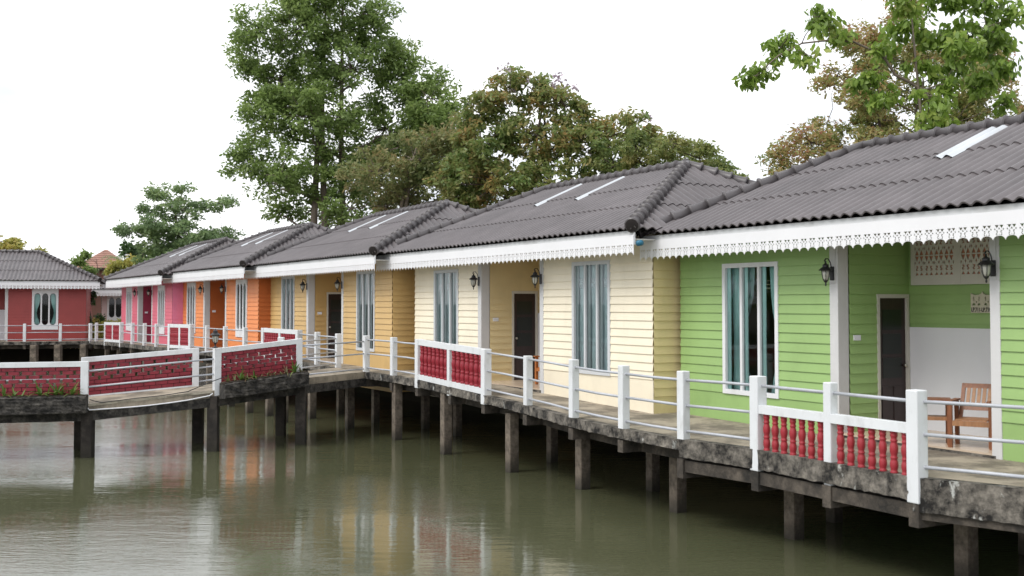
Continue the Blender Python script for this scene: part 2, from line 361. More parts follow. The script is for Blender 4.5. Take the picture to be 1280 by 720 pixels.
# ---------------------------------------------------------------- railings and balustrades along the walkway
def post(mb, p, h, w2=.075, ang=0, drop=.0):
    c, s_ = math.cos(ang), math.sin(ang); t = MB(); t.box(-w2, w2, -w2, w2, -drop, h, None, .012)
    mb.add([(p[0]+c*x-s_*y, p[1]+s_*x+c*y, p[2]+z) for x, y, z in t.v], t.f)
def seg_ang(i): 
    d = EP[min(i+1, NE-1)] - EP[max(i-1, 0)]; return math.atan2(d.y, d.x)
def railing(idx, label, ends=(True, True), extra=None, group='white posted pipe railings along the walkway'):
    base = EP[idx[0]]; root = empty('railing', base); tag(root, label, 'railing', group)
    for j, i in enumerate(idx):
        if (j == 0 and not ends[0]) or (j == len(idx)-1 and not ends[1]): continue
        p = EP[i] - base; mb = MB(); d = (inn[i]-EP[i]).normalized()*.05
        post(mb, p+d, 1.0 if i < 9 else .93, .070, seg_ang(i), .10 if i > 5 else .02); mb.build('post', WHITEPOST, root, loc=(0, 0, 0))
    for h in (.87, .50, .13):
        hh = h if idx[0] < 9 else h*.95
        for a, b2 in zip(idx[:-1], idx[1:]):
            mb = MB(); da = (inn[a]-EP[a]).normalized()*.05; db = (inn[b2]-EP[b2]).normalized()*.05
            p = EP[a]-base+da+Vector((0,0,hh)); q = EP[b2]-base+db+Vector((0,0,hh)); sag = Vector((0,0,random.uniform(-.008,.008)))
            mb.tube([p, (p+q)/2+sag, q], .021, 8); mb.build('pipe_rail', GALV, root, smooth=True)
    return root
BPROF = [(.038,0),(.040,.01),(.040,.05),(.033,.07),(.036,.10),(.042,.16),(.043,.22),(.038,.29),(.031,.33),(.039,.355),(.039,.375),(.031,.40),(.034,.44),(.041,.50),(.044,.57),(.041,.64),(.034,.70),(.030,.73),(.038,.755),(.038,.775),(.030,.80),(.033,.84),(.039,.88),(.039,.90),(.034,.92),(.041,.95),(.041,1.0)]
def baluster_mesh(h, mat, kf=1.0):
    mb = MB(); mb.lathe((0,0,0), [((r*1.08+.002)*kf, z*h) for r, z in BPROF], 10); o = mb.build('baluster', mat, None, smooth=True); me = o.data; bpy.data.objects.remove(o); return me
BAL_S, BAL_T = baluster_mesh(.50, REDP), baluster_mesh(.66, REDD, 1.38)
def balustrade(ids, label, low=False):
    a, b2 = EP[ids[0]], EP[ids[-1]]; mid = (a+b2)/2; root = empty('balustrade', mid)
    tag(root, label, 'balustrade', 'white framed red balustrades along the walkway')
    off = (inn[ids[0]]-EP[ids[0]]).normalized()*.05
    d = (b2-a); L = d.length; dh = d.normalized(); ang = math.atan2(d.y, d.x)
    pts = [a+off-mid, off+(a+b2)/2-mid, b2+off-mid]
    H = .94
    for p in pts:
        isend = p is not pts[1]; mb = MB(); post(mb, p, 1.0 if low else (H-.004 if not isend else H), .085 if isend else .065, ang, .28 if low else .18)
        mb.build('post', WHITEPOST, root)
    def rail(z0, z1, wd, name, mat):
        mb = MB()
        for p, q in ((pts[0], pts[1]), (pts[1], pts[2])):
            e = (q-p).normalized()*.05; mb.obox(p+e, q-e, wd, p.z+z0, p.z+z1, q.z+z0, q.z+z1)
        mb.build(name, mat, root)
    if low: rail(.50, .61, .13, 'top_rail', WHITEPOST)
    else: rail(H-.13, H-.004, .12, 'top_rail', WHITEPOST); rail(.02, .14, .12, 'bottom_rail', WHITEPOST)
    if low:
        mb = MB()
        for p, q in ((pts[0], pts[1]), (pts[1], pts[2])): mb.tube([p+Vector((0,0,.87)), q+Vector((0,0,.87))], .021, 8)
        mb.build('pipe_rail', GALV, root, smooth=True)
    me = BAL_S if low else BAL_T; z = .005 if low else .14
    for p, q in ((pts[0], pts[1]), (pts[1], pts[2])):
        n_ = 7
        for k in range(n_):
            t = (k+1.0)/(n_+1) if low else (k+.9)/(n_+.8); v = p.lerp(q, t); o = bpy.data.objects.new('baluster', me); COL.objects.link(o); o.parent = root
            o.location = (v.x, v.y, v.z+z); o.rotation_euler.z = random.uniform(0, 6)
    return root
railing([3, 2, 1, 0], 'pipe railing at the right edge in front of the wooden chairs', ends=(False, True))
balustrade([3, 4, 5], 'red baluster balustrade on a mossy kerb in front of the green cottage', low=True)
railing([5, 6, 7, 8, 9, 10], 'long pipe railing in front of the cream cottage between two red balustrades', ends=(False, False))
balustrade([10, 11, 12], 'white framed maroon balustrade between the cream and the ochre cottage')
railing([12, 13, 14], 'short pipe railing in front of the ochre cottage right of where the footbridge joins', ends=(False, True))
railing([15, 16, 17], 'short pipe railing left of the footbridge opening before the dark ochre cottage door', ends=(True, False))
balustrade([17, 18, 19], 'maroon balustrade seen just above the footbridge wall, before the ochre cottage window')
railing([19, 20, 21, 22, 23], 'pipe railing in front of the orange cottage door', ends=(False, False))
balustrade([23, 24, 25], 'maroon balustrade where the orange and pink cottages meet')
railing([25, 26, 27, 28, 29], 'pipe railing in front of the pink cottage', ends=(False, False))
balustrade([29, 30, 31], 'farthest maroon balustrade at the left end of the pink cottage')
railing([31, 32, 33, 34, 35, 36, 37, 38], 'far pipe railing in front of the brick red cottage', ends=(False, True))

# ---------------------------------------------------------------- piles in the water
def pile(px, Y, ztop, label, cat='pile', mat=None, w2=.10, group='concrete piles under the walkway', ang=None):
    x = (px-640)/F*Y; mb = MB(); ang = R(-60) if ang is None else ang
    t = MB(); t.box(-w2, w2, -w2, w2, 0, ztop-(-1.95), None, .012); mb.add(t.v, t.f)
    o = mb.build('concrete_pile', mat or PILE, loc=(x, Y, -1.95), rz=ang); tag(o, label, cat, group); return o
front = [(1203, 13.5), (990, 15.8), (846, 17.8), (728, 20.0), (640, 22.0), (558, 24.6), (497, 27.2), (438, 29.7), (391, 32.2)]
FL = ['the railing by the wooden chairs', 'the red baluster balustrade', 'the gap beside the green cottage', 'the cream cottage right window', 'the cream cottage porch', 'the cream maroon balustrade', 'the ochre cottage right corner', 'the ochre right window', 'the footbridge junction']
for (px, Y), s_ in zip(front, FL): pile(px, Y, -.15 if px > 600 else .08, 'square front row concrete pile under ' + s_)
back = [(1040, 17.0), (815, 19.8), (572, 28.0), (532, 29.6), (470, 31), (426, 33.4), (1280, 14.8), (690, 23.4)]
BL = ['the red baluster balustrade', 'the gap between the cream and green cottages', 'the right half of the cream maroon balustrade', 'the left half of the cream maroon balustrade', 'the right window of the ochre cottage', 'the door of the ochre cottage', 'the right edge of the picture', 'the porch of the cream cottage']
for (px, Y), s_ in zip(back, BL): pile(px, Y, -.10 if px > 600 else .08, 'thin shaded pile set back under ' + s_, w2=.09)
far = [(356, 31.2), (338, 33), (313, 33.9), (290, 36), (263, 38), (240, 40), (222, 41.6), (205, 44.5), (183, 46.5), (167, 49), (150, 52), (135, 54.5)]
for k, (px, Y) in enumerate(far):
    pile(px, Y, -.05, 'pale far pile seen behind the footbridge, ' + ORD[k] + ' from the right', group='far piles behind the footbridge')
for k, px in enumerate((106, 74, 44, -10, -60)):
    pile(px, 57.6-(106-px)*.012, -.1, 'short pile under the brick red cottage, ' + ORD[k] + ' from the right', w2=.16, group='piles under the brick red cottage', ang=0)

# ---------------------------------------------------------------- cottages
def siding(mb, o, d, nr, w0, w1, z0, z1, zref=0, pitch=.15, lip=.020, mat=None):
    k0 = math.floor((z0-zref)/pitch); z = zref + k0*pitch
    while z < z1-1e-4:
        a, b2 = max(z, z0), min(z+pitch, z1); fa = lip*(1-(a-z)/pitch); fb = lip*(1-(b2-z)/pitch)
        P = lambda w_, h, of: (o[0]+d[0]*w_+nr[0]*of, o[1]+d[1]*w_+nr[1]*of, h)
        mb.add([P(w0,a,fa),P(w1,a,fa),P(w1,b2,fb),P(w0,b2,fb)], [(0,1,2,3)], mat)
        if a == z: mb.add([P(w0,a,-.004),P(w1,a,-.004),P(w1,a,fa),P(w0,a,fa)], [(0,1,2,3)], mat)
        z += pitch
def siding_wall(mb, o, d, nr, w0, w1, z0, z1, holes=(), zref=0, plain=None):
    """boards round rectangular openings; smooth base below `plain`"""
    xs = sorted(set([w0, w1] + [h[0] for h in holes] + [h[1] for h in holes]))
    for a, b2 in zip(xs[:-1], xs[1:]):
        sp = [(z0, z1)]
        for h in holes:
            if h[0] <= a+1e-6 and h[1] >= b2-1e-6:
                sp = [q for s0, s1 in sp for q in ((s0, h[2]), (h[3], s1)) if q[1]-q[0] > 1e-3]
        for s0, s1 in sp:
            if plain is not None and s0 < plain:
                e = min(plain, s1); P = lambda w_, h_: (o[0]+d[0]*w_+nr[0]*.004, o[1]+d[1]*w_+nr[1]*.004, h_)
                mb.add([P(a,s0),P(b2,s0),P(b2,e),P(a,e)], [(0,1,2,3)])
                s0 = e
            if s1 > s0: siding(mb, o, d, nr, a, b2, s0, s1, zref)
    # inner skin gives the wall its thickness
    t = .09
    for a, b2 in zip(xs[:-1], xs[1:]):
        sp = [(z0, z1)]
        for h in holes:
            if h[0] <= a+1e-6 and h[1] >= b2-1e-6: sp = [q for s0, s1 in sp for q in ((s0, h[2]), (h[3], s1)) if q[1]-q[0] > 1e-3]
        for s0, s1 in sp:
            P = lambda w_, h_: (o[0]+d[0]*w_-nr[0]*t, o[1]+d[1]*w_-nr[1]*t, h_)
            mb.add([P(a,s0),P(a,s1),P(b2,s1),P(b2,s0)], [(0,1,2,3)])
    for h in holes:
        Q = lambda w_, h_, f_: (o[0]+d[0]*w_-nr[0]*f_, o[1]+d[1]*w_-nr[1]*f_, h_)
        c = [(h[0],h[2]),(h[1],h[2]),(h[1],h[3]),(h[0],h[3])]
        for i in range(4):
            p, q = c[i], c[(i+1) % 4]; mb.add([Q(*p,0),Q(*q,0),Q(*q,t),Q(*p,t)], [(0,1,2,3)])
def slope(mb, O, eu, ev, en, E, aL, aR, V, per=.20, amp=.050, crs=3, lift=.020):
    cols = int(E/per*8); us = [E*i/cols for i in range(cols+1)]
    def vm(u): return V*min(1, u/aL if aL > 0 else 1, (E-u)/aR if aR > 0 else 1)
    def hh(u): c = .5+.5*math.cos(2*math.pi*u/per); return amp*c**.75
    for k in range(crs):
        v0, v1 = V*k/crs, V*(k+1)/crs; ve = v1 + (.05 if k < crs-1 else 0)
        for i in range(cols):
            q = []
            for u in (us[i], us[i+1]):
                t = max(v0, min(ve, vm(u))); q.append((u, t))
            if q[0][1] <= v0+1e-4 and q[1][1] <= v0+1e-4: continue
            P = lambda u, v, e=0: O + eu*u + ev*v + en*(hh(u) + lift*(1-(v-v0)/(V/crs)) + e)
            mb.add([P(us[i], v0), P(us[i+1], v0), P(q[1][0], q[1][1]), P(q[0][0], q[0][1]), P(us[i], v0, -.022), P(us[i+1], v0, -.022)], [(0,1,2,3), (4,5,1,0)])
def caps(mb, A, B, r=.102, step=.33, endcap=True):
    A, B = Vector(A), Vector(B); L = (B-A).length; n_ = max(2, round(L/step)); d = (B-A)/n_
    for i in range(n_):
        p = A + d*i; q = A + d*(i+1.12)
        mb.tube([p, p+d*.07, p+d*.12, p+d*.2, q], [r*1.22, r*1.26, r*1.20, r*.98, r*.80], 12, CAP)
        if i == 0 and endcap: mb.tube([p-d*.012, p-d*.004], [r*.98, r*1.05], 12, CAPDARK)
# one repeat of the fretwork valance
def s_shape(cx, cy, sc, mir=1):
    pts = [(-.5,.9),(.3,1.0),(.55,.75),(.1,.55),(-.1,.3),(.45,-.1),(.5,-.6),(.1,-1),(-.55,-.85),(-.5,-.55),(-.05,-.6),(.05,-.35),(-.5,.05),(-.55,.5)]
    return [(cx+mir*a*sc*.62, cy+b*sc) for a, b in pts]
def motif(wm, h, scal=True, flip=False):
    hs = []; s_ = wm/.175
    for c in (.055, .12): hs.append([((c-.021)*s_, h-.030), ((c+.021)*s_, h-.030), (c*s_, h-.066)])
    hs.append([(.0875*s_, h-.058), (.101*s_, h-.085), (.0875*s_, h-.079), (.074*s_, h-.085)])
    for c in (.028, .147): hs.append([((c-.008)*s_, h-.080), (c*s_, h-.066), ((c+.008)*s_, h-.080), (c*s_, h-.094)])
    hs.append(s_shape(.055*s_, h-.125, .027, -1)); hs.append(s_shape(.120*s_, h-.125, .027, 1))
    hs.append([(.0835*s_, h-.142), (.0915*s_, h-.142), (.0915*s_, h-.150), (.0835*s_, h-.150)])
    hs = [[(cc+(q_[0]-cc)*1.45, dd+(q_[1]-dd)*1.25) for q_ in h_] for h_ in hs for cc, dd in [(sum(q_[0] for q_ in h_)/len(h_), sum(q_[1] for q_ in h_)/len(h_))]]
    if scal:
        bot = [(wm, .0)] + [(wm/2 + wm*.46*math.cos(t), .052*math.sin(t)**.8) for t in [math.pi*k/8 for k in range(1, 8)]] + [(0, 0)]
        outer = [(0, h), (wm, h)] + bot
    else: outer = [(0, h), (wm, h), (wm, 0), (0, 0)]
    return outer, hs
def lace(mb, O, d, z, L, wm=.175, h=.21, yo=0, thick=.012):
    n_ = max(1, round(L/wm)); wm2 = L/n_; outer, hs = motif(wm2, h)
    nrm_ = Vector((-d.y, d.x, 0))
    for k in range(n_):
        mb.plate(outer, hs, lambda a, b, t: tuple(O + d*(a+k*wm2) + nrm_*t + Vector((0,0,z+b))), yo, yo+thick)
def curtain(mb, w0, w1, y, z0, z1, folds=7, amp=.03, pinch=None):
    N = folds*6; M = 8; vs = []
    for j in range(M+1):
        t = j/M; z = z1+(z0-z1)*t
        for i in range(N+1):
            s_ = i/N; x = w0+(w1-w0)*s_
            if pinch is not None:
                k = (1-math.exp(-((t-.62)/.28)**2)*.62); x = pinch + (x-pinch)*k
            vs.append((x, y+amp*math.sin(s_*folds*2*math.pi)+.01*math.sin(j*1.3+i), z))
    mb.add(vs, [(j*(N+1)+i, j*(N+1)+i+1, (j+1)*(N+1)+i+1, (j+1)*(N+1)+i) for j in range(M) for i in range(N)])
def window_rect(root, w0, w1, z0, z1, style):
    fr = MB(); t = .045
    fr.box(w0-.03, w0+t, -.03, .06, z0-.03, z1+.03); fr.box(w1-t, w1+.03, -.03, .06, z0-.03, z1+.03)
    fr.box(w0+t, w1-t, -.03, .06, z1-t, z1+.03); fr.box(w0+t, w1-t, -.03, .06, z0-.03, z0+t)
    n_ = 3; ww = (w1-w0)/n_
    for k in (1, 2): fr.box(w0+k*ww-.028, w0+k*ww+.028, -.02, .05, z0+t, z1-t)
    win = fr.build('window', WHITE if style == 'dark' else ALU, root)
    gl = MB(); gl.add([(w0+t,.02,z0+t),(w1-t,.02,z0+t),(w1-t,.02,z1-t),(w0+t,.02,z1-t)], [(0,1,2,3)]); gl.build('pane', GLASS, win)
    sh = MB()   # inner sliding leaves
    for k in range(3): x = w0+k*ww+t; sh.box(x, x+.075, .035, .05, z0+t, z1-t)
    sh.build('inner_frame', CURT if style == 'dark' else ALU, win)
    cu = MB()
    if style == 'dark':
        curtain(cu, w0+.02, w0+.62, .14, z0+.02, z1, 8, .022, pinch=w0+.12); curtain(cu, w1-.34, w1-.02, .14, z0+.02, z1, 5, .02, pinch=w1-.06); cu.build('curtain', CURT, win)
        fg = MB()
        for rr, dz in ((.30, 0), (.24, 0), (.36, 0)):
            fg.tube([(w0+.85+rr*math.cos(a), .22, z1-.02+rr*1.05*math.sin(a)) for a in [math.pi+math.pi*k/12 for k in range(13)]], .016 if rr > .3 else .007, 5)
        fg.build('curtain_swag', GOLD, win)
    elif style == 'ochre':
        curtain(cu, w0+.03, w0+.62, .11, z0+.02, z1, 6, .03); curtain(cu, w1-.46, w1-.0, .11, z0+.02, z1, 5, .03, pinch=w1-.05); cu.build('curtain', CURTW, win)
        sw = MB(); curtain(sw, w0+.04, w1-.04, .13, z1-.42, z1-.1, 12, .02); sw.build('curtain_swag', WALLWHITE, win)
    else:
        curtain(cu, w0+.0, w1-.0, .085, z0-.02, z1+.04, 20, .010); cu.build('curtain', CURTW if style == 'grey' else CURT, win)
        sw = MB(); curtain(sw, w0+.04, w1-.04, .068, z1-.48, z1-.30, 12, .006); sw.build('curtain_swag', WALLWHITE, win)
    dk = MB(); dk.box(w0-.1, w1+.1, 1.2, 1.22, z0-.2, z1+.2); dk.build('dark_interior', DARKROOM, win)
def window_lancet(root, w0, w1, z0, z1, gz0, gz1, n_=3, curt='sides'):
    fr = MB(); W = w1-w0; m_ = .07; pw = (W-2*m_)/n_; r = pw/2-.035; hs = []
    for k in range(n_):
        cx = w0+m_+pw*(k+.5); pts = [(cx+r*math.cos(a), gz1-r+r*1.25*math.sin(a)) for a in [math.pi*i/10 for i in range(11)]] + [(cx+r*math.cos(a), gz0+r+r*1.25*math.sin(a)) for a in [math.pi+math.pi*i/10 for i in range(11)]]
        hs.append(pts)
    fr.plate([(w0,z0),(w1,z0),(w1,z1),(w0,z1)], hs, lambda a, b, t: (a, t, b), -.045, .0); win = fr.build('window', WHITE, root)
    gl = MB(); gl.add([(w0+.03,.012,z0+.03),(w1-.03,.012,z0+.03),(w1-.03,.012,z1-.03),(w0+.03,.012,z1-.03)], [(0,1,2,3)]); gl.build('pane', GLASS, win)
    cu = MB()
    if curt == 'sides': curtain(cu, w0+.06, w0+W*.32, .16, gz0, gz1, 5, .03, pinch=w0+.1); curtain(cu, w1-W*.32, w1-.06, .16, gz0, gz1, 5, .03, pinch=w1-.1)
    elif curt: curtain(cu, w0+.10, w1-.02, .22, gz0-.05, gz1+.05, 8, .035)
    if curt: cu.build('curtain', CURT if curt == 'sides' else CURTL, win)
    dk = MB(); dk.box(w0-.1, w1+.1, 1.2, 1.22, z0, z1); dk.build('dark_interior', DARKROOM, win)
def lantern_parts(mb_body, mb_glass, cx, cy, cz, s_=1.0):
    mb_glass.lathe((cx,cy,cz), [(.026*s_,-.10*s_),(.045*s_,-.07*s_),(.056*s_,-.01*s_),(.060*s_,.045*s_)], 12)
    mb_body.lathe((cx,cy,cz), [(.100*s_,.045*s_),(.104*s_,.055*s_),(.072*s_,.085*s_),(.048*s_,.10*s_),(.046*s_,.125*s_),(.052*s_,.13*s_),(.02*s_,.15*s_),(.008*s_,.175*s_)], 12)
    mb_body.lathe((cx,cy,cz), [(.006*s_,-.185*s_),(.014*s_,-.165*s_),(.010*s_,-.14*s_),(.03*s_,-.115*s_),(.034*s_,-.10*s_)], 10)
    for k in range(6):
        a = math.pi*k/3+.3; mb_body.tube([(cx+.036*s_*math.cos(a), cy+.036*s_*math.sin(a), cz-.10*s_), (cx+.055*s_*math.cos(a), cy+.055*s_*math.sin(a), cz-.05*s_), (cx+.067*s_*math.cos(a), cy+.067*s_*math.sin(a), cz+.05*s_)], .005*s_, 5)
def wall_lamp(root, x, z):
    b_ = MB(); g_ = MB()
    b_.box(x-.042, x+.042, -.052, -.022, z-.11, z+.10, None, .012)
    cy = -.17; lantern_parts(b_, g_, x, cy, z-.01)
    b_.tube([(x, -.045, z+.05), (x, -.075, z+.16), (x, -.12, z+.215), (x, -.17, z+.215), (x, -.195, z+.185), (x, -.175, z+.16), (x, -.155, z+.17)], .008, 6)
    b_.tube([(x, cy, z+.21), (x, cy, z+.15)], .005, 6)
    o = b_.build('wall_lamp', BLACK, root, smooth=False); g_.build('lamp_glass', LAMPG, o, smooth=True)
def cottage(fr, label, wallc, porchc, sidec, z0, ez, eL, eR, rL, rR, style, ridge=1.64, depth=3.5, switch=True, knob='near', skl=((3.7, .2), (5.5, .2)), vents=True, door=None, lamps=True, bays=(1.2, 3.55, 6.35, 7.65, 10.3), dy=.78):
    P, u = fr['P'], fr['u']; rz = math.atan2(u[1], u[0]); root = empty('cottage', (P[0], P[1], 0), rz)
    tag(root, label, 'cottage', 'painted clapboard cottages in a row over the water')
    X, Y = (1, 0), (0, 1); zt = ez-.02; zb = -.32; zr = z0
    w1_, cA, cB, w2_, L = bays; cI = cA+.17; cO = cB+.15
    if style in ('dark', 'grey', 'ochre', 'teal'): wz0, wz1 = z0+.47, z0+2.60
    else: wz0, wz1 = z0+.55, min(zt-.3, ez-.40)
    hl, hr = (w1_, w1_+1.3, wz0, wz1), (w2_, w2_+1.28, wz0, wz1)
    a = MB(); siding_wall(a, (0,0), X, (0,-1), 0, cA, zb, zt, [hl], zr, z0+.42); a.build('wall', wallc, root)
    a = MB(); siding_wall(a, (0,0), X, (0,-1), cO, L, zb, zt, [hr], zr, z0+.42); a.build('wall', wallc, root)
    s_ = MB(); siding_wall(s_, (L,0), Y, (1,0), 0, 5.8, zb, zt, [], zr, z0+.12); siding_wall(s_, (0,0), Y, (-1,0), 0, 5.8, zb, zt, [], zr); s_.box(0, L, 5.8, 5.85, zb, zt); s_.build('side_wall', sidec, root)
    # corner trims
    # porch recess: left wall with the door, back wall, right wall
    p = MB(); siding_wall(p, (cI,0), Y, (1,0), .2, 1.5, z0, zt, [(dy, dy+.69, z0+.0, z0+2.10)], zr)
    p.build('porch_side_wall', porchc, root); p = MB(); siding_wall(p, (cO,0), Y, (-1,0), .2, 1.5, z0, zt, [], zr); p.build('porch_side_wall', porchc, root); p = MB()
    wl = z0+1.56; siding_wall(p, (0,1.5), X, (0,-1), cI, cO, wl+.03, zt, [], zr); p.build('porch_wall', porchc, root)
    p = MB(); p.box(cI, cO, 1.478, 1.56, z0-.1, wl); p.box(cI, cO, 1.47, 1.5, wl, wl+.03); p.build('porch_lower_wall', WALLWHITE, root)
    # door in the left porch wall
    d = MB(); y0, y1 = dy, dy+.69; x = cI; top_ = z0+2.10
    d.box(x-.04, x+.028, y0-.0, y0+.05, z0, top_, DFRAME); d.box(x-.04, x+.028, y1-.05, y1, z0, top_, DFRAME); d.box(x-.04, x+.028, y0+.05, y1-.05, top_-.06, top_, DFRAME)
    DM = door or DOOR
    d.box(x-.05, x-.015, y0+.05, y1-.05, z0+.01, top_-.06, DM)
    for (q0, q1) in ((1.55, 1.86), (1.18, 1.49), (.81, 1.12)): d.box(x-.015, x-.009, y0+.14, y1-.14, z0+q0, z0+q1, DOORIN if door is None else DM)
    for (ya, yb) in ((y0+.12, y0+.32), (y0+.37, y1-.12)): d.box(x-.015, x-.006, ya, yb, z0+.15, z0+.68, DM)
    dd = d.build('door', None, root)
    kb = MB(); ky = y0+.11 if knob == 'near' else y1-.10; kb.lathe((0,0,0), [(.012,0),(.012,.03),(.028,.04),(.030,.055),(.018,.07)], 10); kb.v = [(x-.012+c, ky+a_, z0+1.0+b2) for a_, b2, c in kb.v]; kb.build('door_handle', METAL, dd, smooth=True)
    if switch: sw = MB(); sw.box(cI+.002, cI+.025, .28, .42, z0+1.40, z0+1.48); sw.build('switch_plate', WALLWHITE, root)
    for xa, xb in ((cA-.0, cA+.17), (cB, cB+.15)):
        c = MB(); c.box(xa, xb, -.022, .2, -.25, ez-.12, None, .008); c.box(xa+.04, xb-.04, -.035, -.015, ez-.9, ez-.12); c.build('column', COLPAINT if style != 'x' else WHITE, root)
    f_ = MB(); f_.box(cA+.05, cB+.07, -.02, 1.49, -.22, z0+.03, TILE); f_.box(cA+.06, cB+.06, -.028, -.021, -.3, z0+.005, EDGE); f_.build('porch_floor', None, root)
    if vents:
        v = MB(); vz0, vz1 = z0+2.24, z0+2.92
        o = []
        for (a0, a1) in ((3.98, 4.72), (4.83, 5.57), (5.68, 6.42)):
            n_ = 4; wm = (a1-a0)/n_
            for rrow in range(2):
                hh_ = .31; outer = [(0, 0), (wm, 0), (wm, hh_), (0, hh_)]; hs = []
                N_ = lambda pts: [(wm*a, hh_*b) for a, b in pts]
                for c_ in (.27, .73):
                    hs.append(N_([(c_-.20, .97), (c_+.20, .97), (c_, .70)])); hs.append([(wm*c_+(x_-wm*c_)*1.9, y_) for x_, y_ in s_shape(wm*c_, hh_*.37, .038, -1 if c_ < .5 else 1)])
                    hs.append(N_([(c_-.17, .03), (c_+.17, .03), (c_, .18)]))
                hs.append(N_([(.5, .80), (.58, .66), (.5, .56), (.42, .66)])); hs.append(N_([(.08, .74), (.15, .64), (.08, .54), (.02, .64)])); hs.append(N_([(.92, .74), (.98, .64), (.92, .54), (.85, .64)]))
                for k in range(n_):
                    up = rrow == 1
                    fn = (lambda q, r2, t, k=k, up=up: (a0+k*wm+q, 1.455-t, vz0+.14+(r2 if not up else .62-r2)))
                    v.plate(outer, hs, fn, 0, .012)
        for (a0, a1) in ((3.91, 3.98), (4.72, 4.83), (5.57, 5.68), (6.42, 6.46)): v.box(a0, a1, 1.44, 1.47, vz0, vz1+.1)
        v.box(3.98, 6.42, 1.443, 1.47, vz0, vz0+.14)
        vo = v.build('vent_panel', paint('vent_paint', (.62, .60, .55), .6), root); bk = MB(); bk.box(3.98, 6.42, 1.462, 1.474, vz0+.14, vz1); bk.build('vent_backing', flat('vent_back', (.50, .22, .14), .8), vo)
    if style in ('dark', 'grey', 'ochre', 'teal'):
        window_rect(root, w1_, w1_+1.3, wz0, wz1, style); window_rect(root, w2_, w2_+1.28, wz0, wz1, style)
    else:
        g0, g1 = (z0+1.10, z0+2.22) if style == 'lancetopen' else (z0+.83, z0+2.42)
        for ww, wn in ((w1_, 1.3), (w2_, 1.28)): window_lancet(root, ww, ww+wn, wz0, wz1, g0, g1, 3, 'sides' if style == 'lancetdark' else None if style == 'lancetopen' else 'full')
    if lamps:
        wall_lamp(root, cA+.075, 2.43+z0*.4); wall_lamp(root, cB+.07, 2.43+z0*.4)
    # soffit, fascia, fretwork valance
    yF, yB = -.60, 2*depth-.60
    sf = MB(); sf.box(eL+.05, eR-.05, yF+.04, yB-.05, ez-.16, ez-.14); sf.build('soffit', SOFFIT, root)
    fa = MB(); fa.box(eL, eR, yF, yF+.025, ez-.25, ez); fa.box(eL+.6, eL+.625, yF+1.6, yB, ez-.25, ez-.002); fo = fa.build('fascia', FASCIA, root)
    la = MB(); la.box(eL+.01, eR-.01, yF-.014, yF-.002, ez-.22, ez-.08)
    lace(la, Vector((eL+.01, yF-.014, 0)), Vector((1,0,0)), ez-.43, eR-eL-.02)
    la.build('valance', LACE, root)
    # roof
    E = eR-eL; V = math.hypot(depth+.03, ridge); rk = MB()
    o0 = Vector((eL, yF-.05, ez+.01)); ev = Vector((0, depth+.05, ridge)).normalized(); en = Vector((0, -ridge, depth+.05)).normalized()
    slope(rk, o0, Vector((1,0,0)), ev, en, E, rL, rR, math.hypot(depth+.05, ridge))
    o1 = Vector((eR, yB+.05, ez+.01)); slope(rk, o1, Vector((-1,0,0)), Vector((0, -(depth+.05), ridge)).normalized(), Vector((0, ridge, depth+.05)).normalized(), E, rR, rL, math.hypot(depth+.05, ridge))
    D = yB-yF+.1
    slope(rk, Vector((eR+.03, yF-.05, ez+.01)), Vector((0,1,0)), Vector((-rR, 0, ridge)).normalized(), Vector((ridge, 0, rR)).normalized(), D, D/2, D/2, math.hypot(rR, ridge))
    slope(rk, Vector((eL-.03, yB+.05, ez+.01)), Vector((0,-1,0)), Vector((rL, 0, ridge)).normalized(), Vector((-ridge, 0, rL)).normalized(), D, D/2, D/2, math.hypot(rL, ridge))
    ro = rk.build('roof', ROOF, root)
    yr, zr_ = yF+depth, ez+ridge+.055
    cp = MB(); A = (eL+rL, yr, zr_); B = (eR-rR, yr, zr_)
    caps(cp, B, A, endcap=False)
    for cx, cy, e in ((eR, yF-.05, B), (eL, yF-.05, A), (eR, yB+.05, B), (eL, yB+.05, A)): caps(cp, (cx, cy, ez+.085), e, .112)
    cp.build('ridge_tiles', CAP, ro, smooth=True)
    for sx, sw_ in skl:
        sk = MB(); Vt = math.hypot(depth+.05, ridge); n0 = round((sx-eL)/.2); u0 = n0*.2-.1; N_ = max(8, int(sw_/.025)); 
        us = [u0+sw_*i/N_ for i in range(N_+1)]; vs_ = []
        for vv, lf in ((Vt*.60, .034), (Vt*.965, .010)):
            for uu in us: c = .5+.5*math.cos(2*math.pi*uu/.2); vs_.append(o0 + Vector((uu,0,0)) + ev*vv + en*(.050*c**.75+lf))
        sk.add(vs_, [(i, i+1, N_+2+i, N_+1+i) for i in range(N_)]); sk.build('skylight', SKYL, ro)
    return root
P_GREEN = paint('green_boards', (.30, .46, .165), .5, .35, mul((.30, .46, .165), .66), var=.05, scale=.9); P_GREENP = P_GREEN
P_CREAM = paint('cream_boards', (.88, .80, .63), .5, .35, mul((.88, .80, .63), .66), var=.03); P_CREAM_SHADE = paint('shaded_cream_boards', (.76, .62, .34), .5, .35, mul((.76, .62, .34), .7), var=.03)  # porch and side cream: shade and yellow bounced light put into the colour
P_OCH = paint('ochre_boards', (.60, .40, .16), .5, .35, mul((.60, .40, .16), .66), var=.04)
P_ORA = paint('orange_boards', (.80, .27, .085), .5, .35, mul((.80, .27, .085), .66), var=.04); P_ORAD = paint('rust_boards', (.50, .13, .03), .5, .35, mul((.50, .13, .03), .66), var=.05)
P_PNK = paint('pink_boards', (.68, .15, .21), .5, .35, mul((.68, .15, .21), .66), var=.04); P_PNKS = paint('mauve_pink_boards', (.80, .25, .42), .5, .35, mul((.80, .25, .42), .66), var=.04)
P_PNKD = paint('magenta_boards', (.36, .04, .085), .5, .35, mul((.36, .04, .085), .66), var=.04)
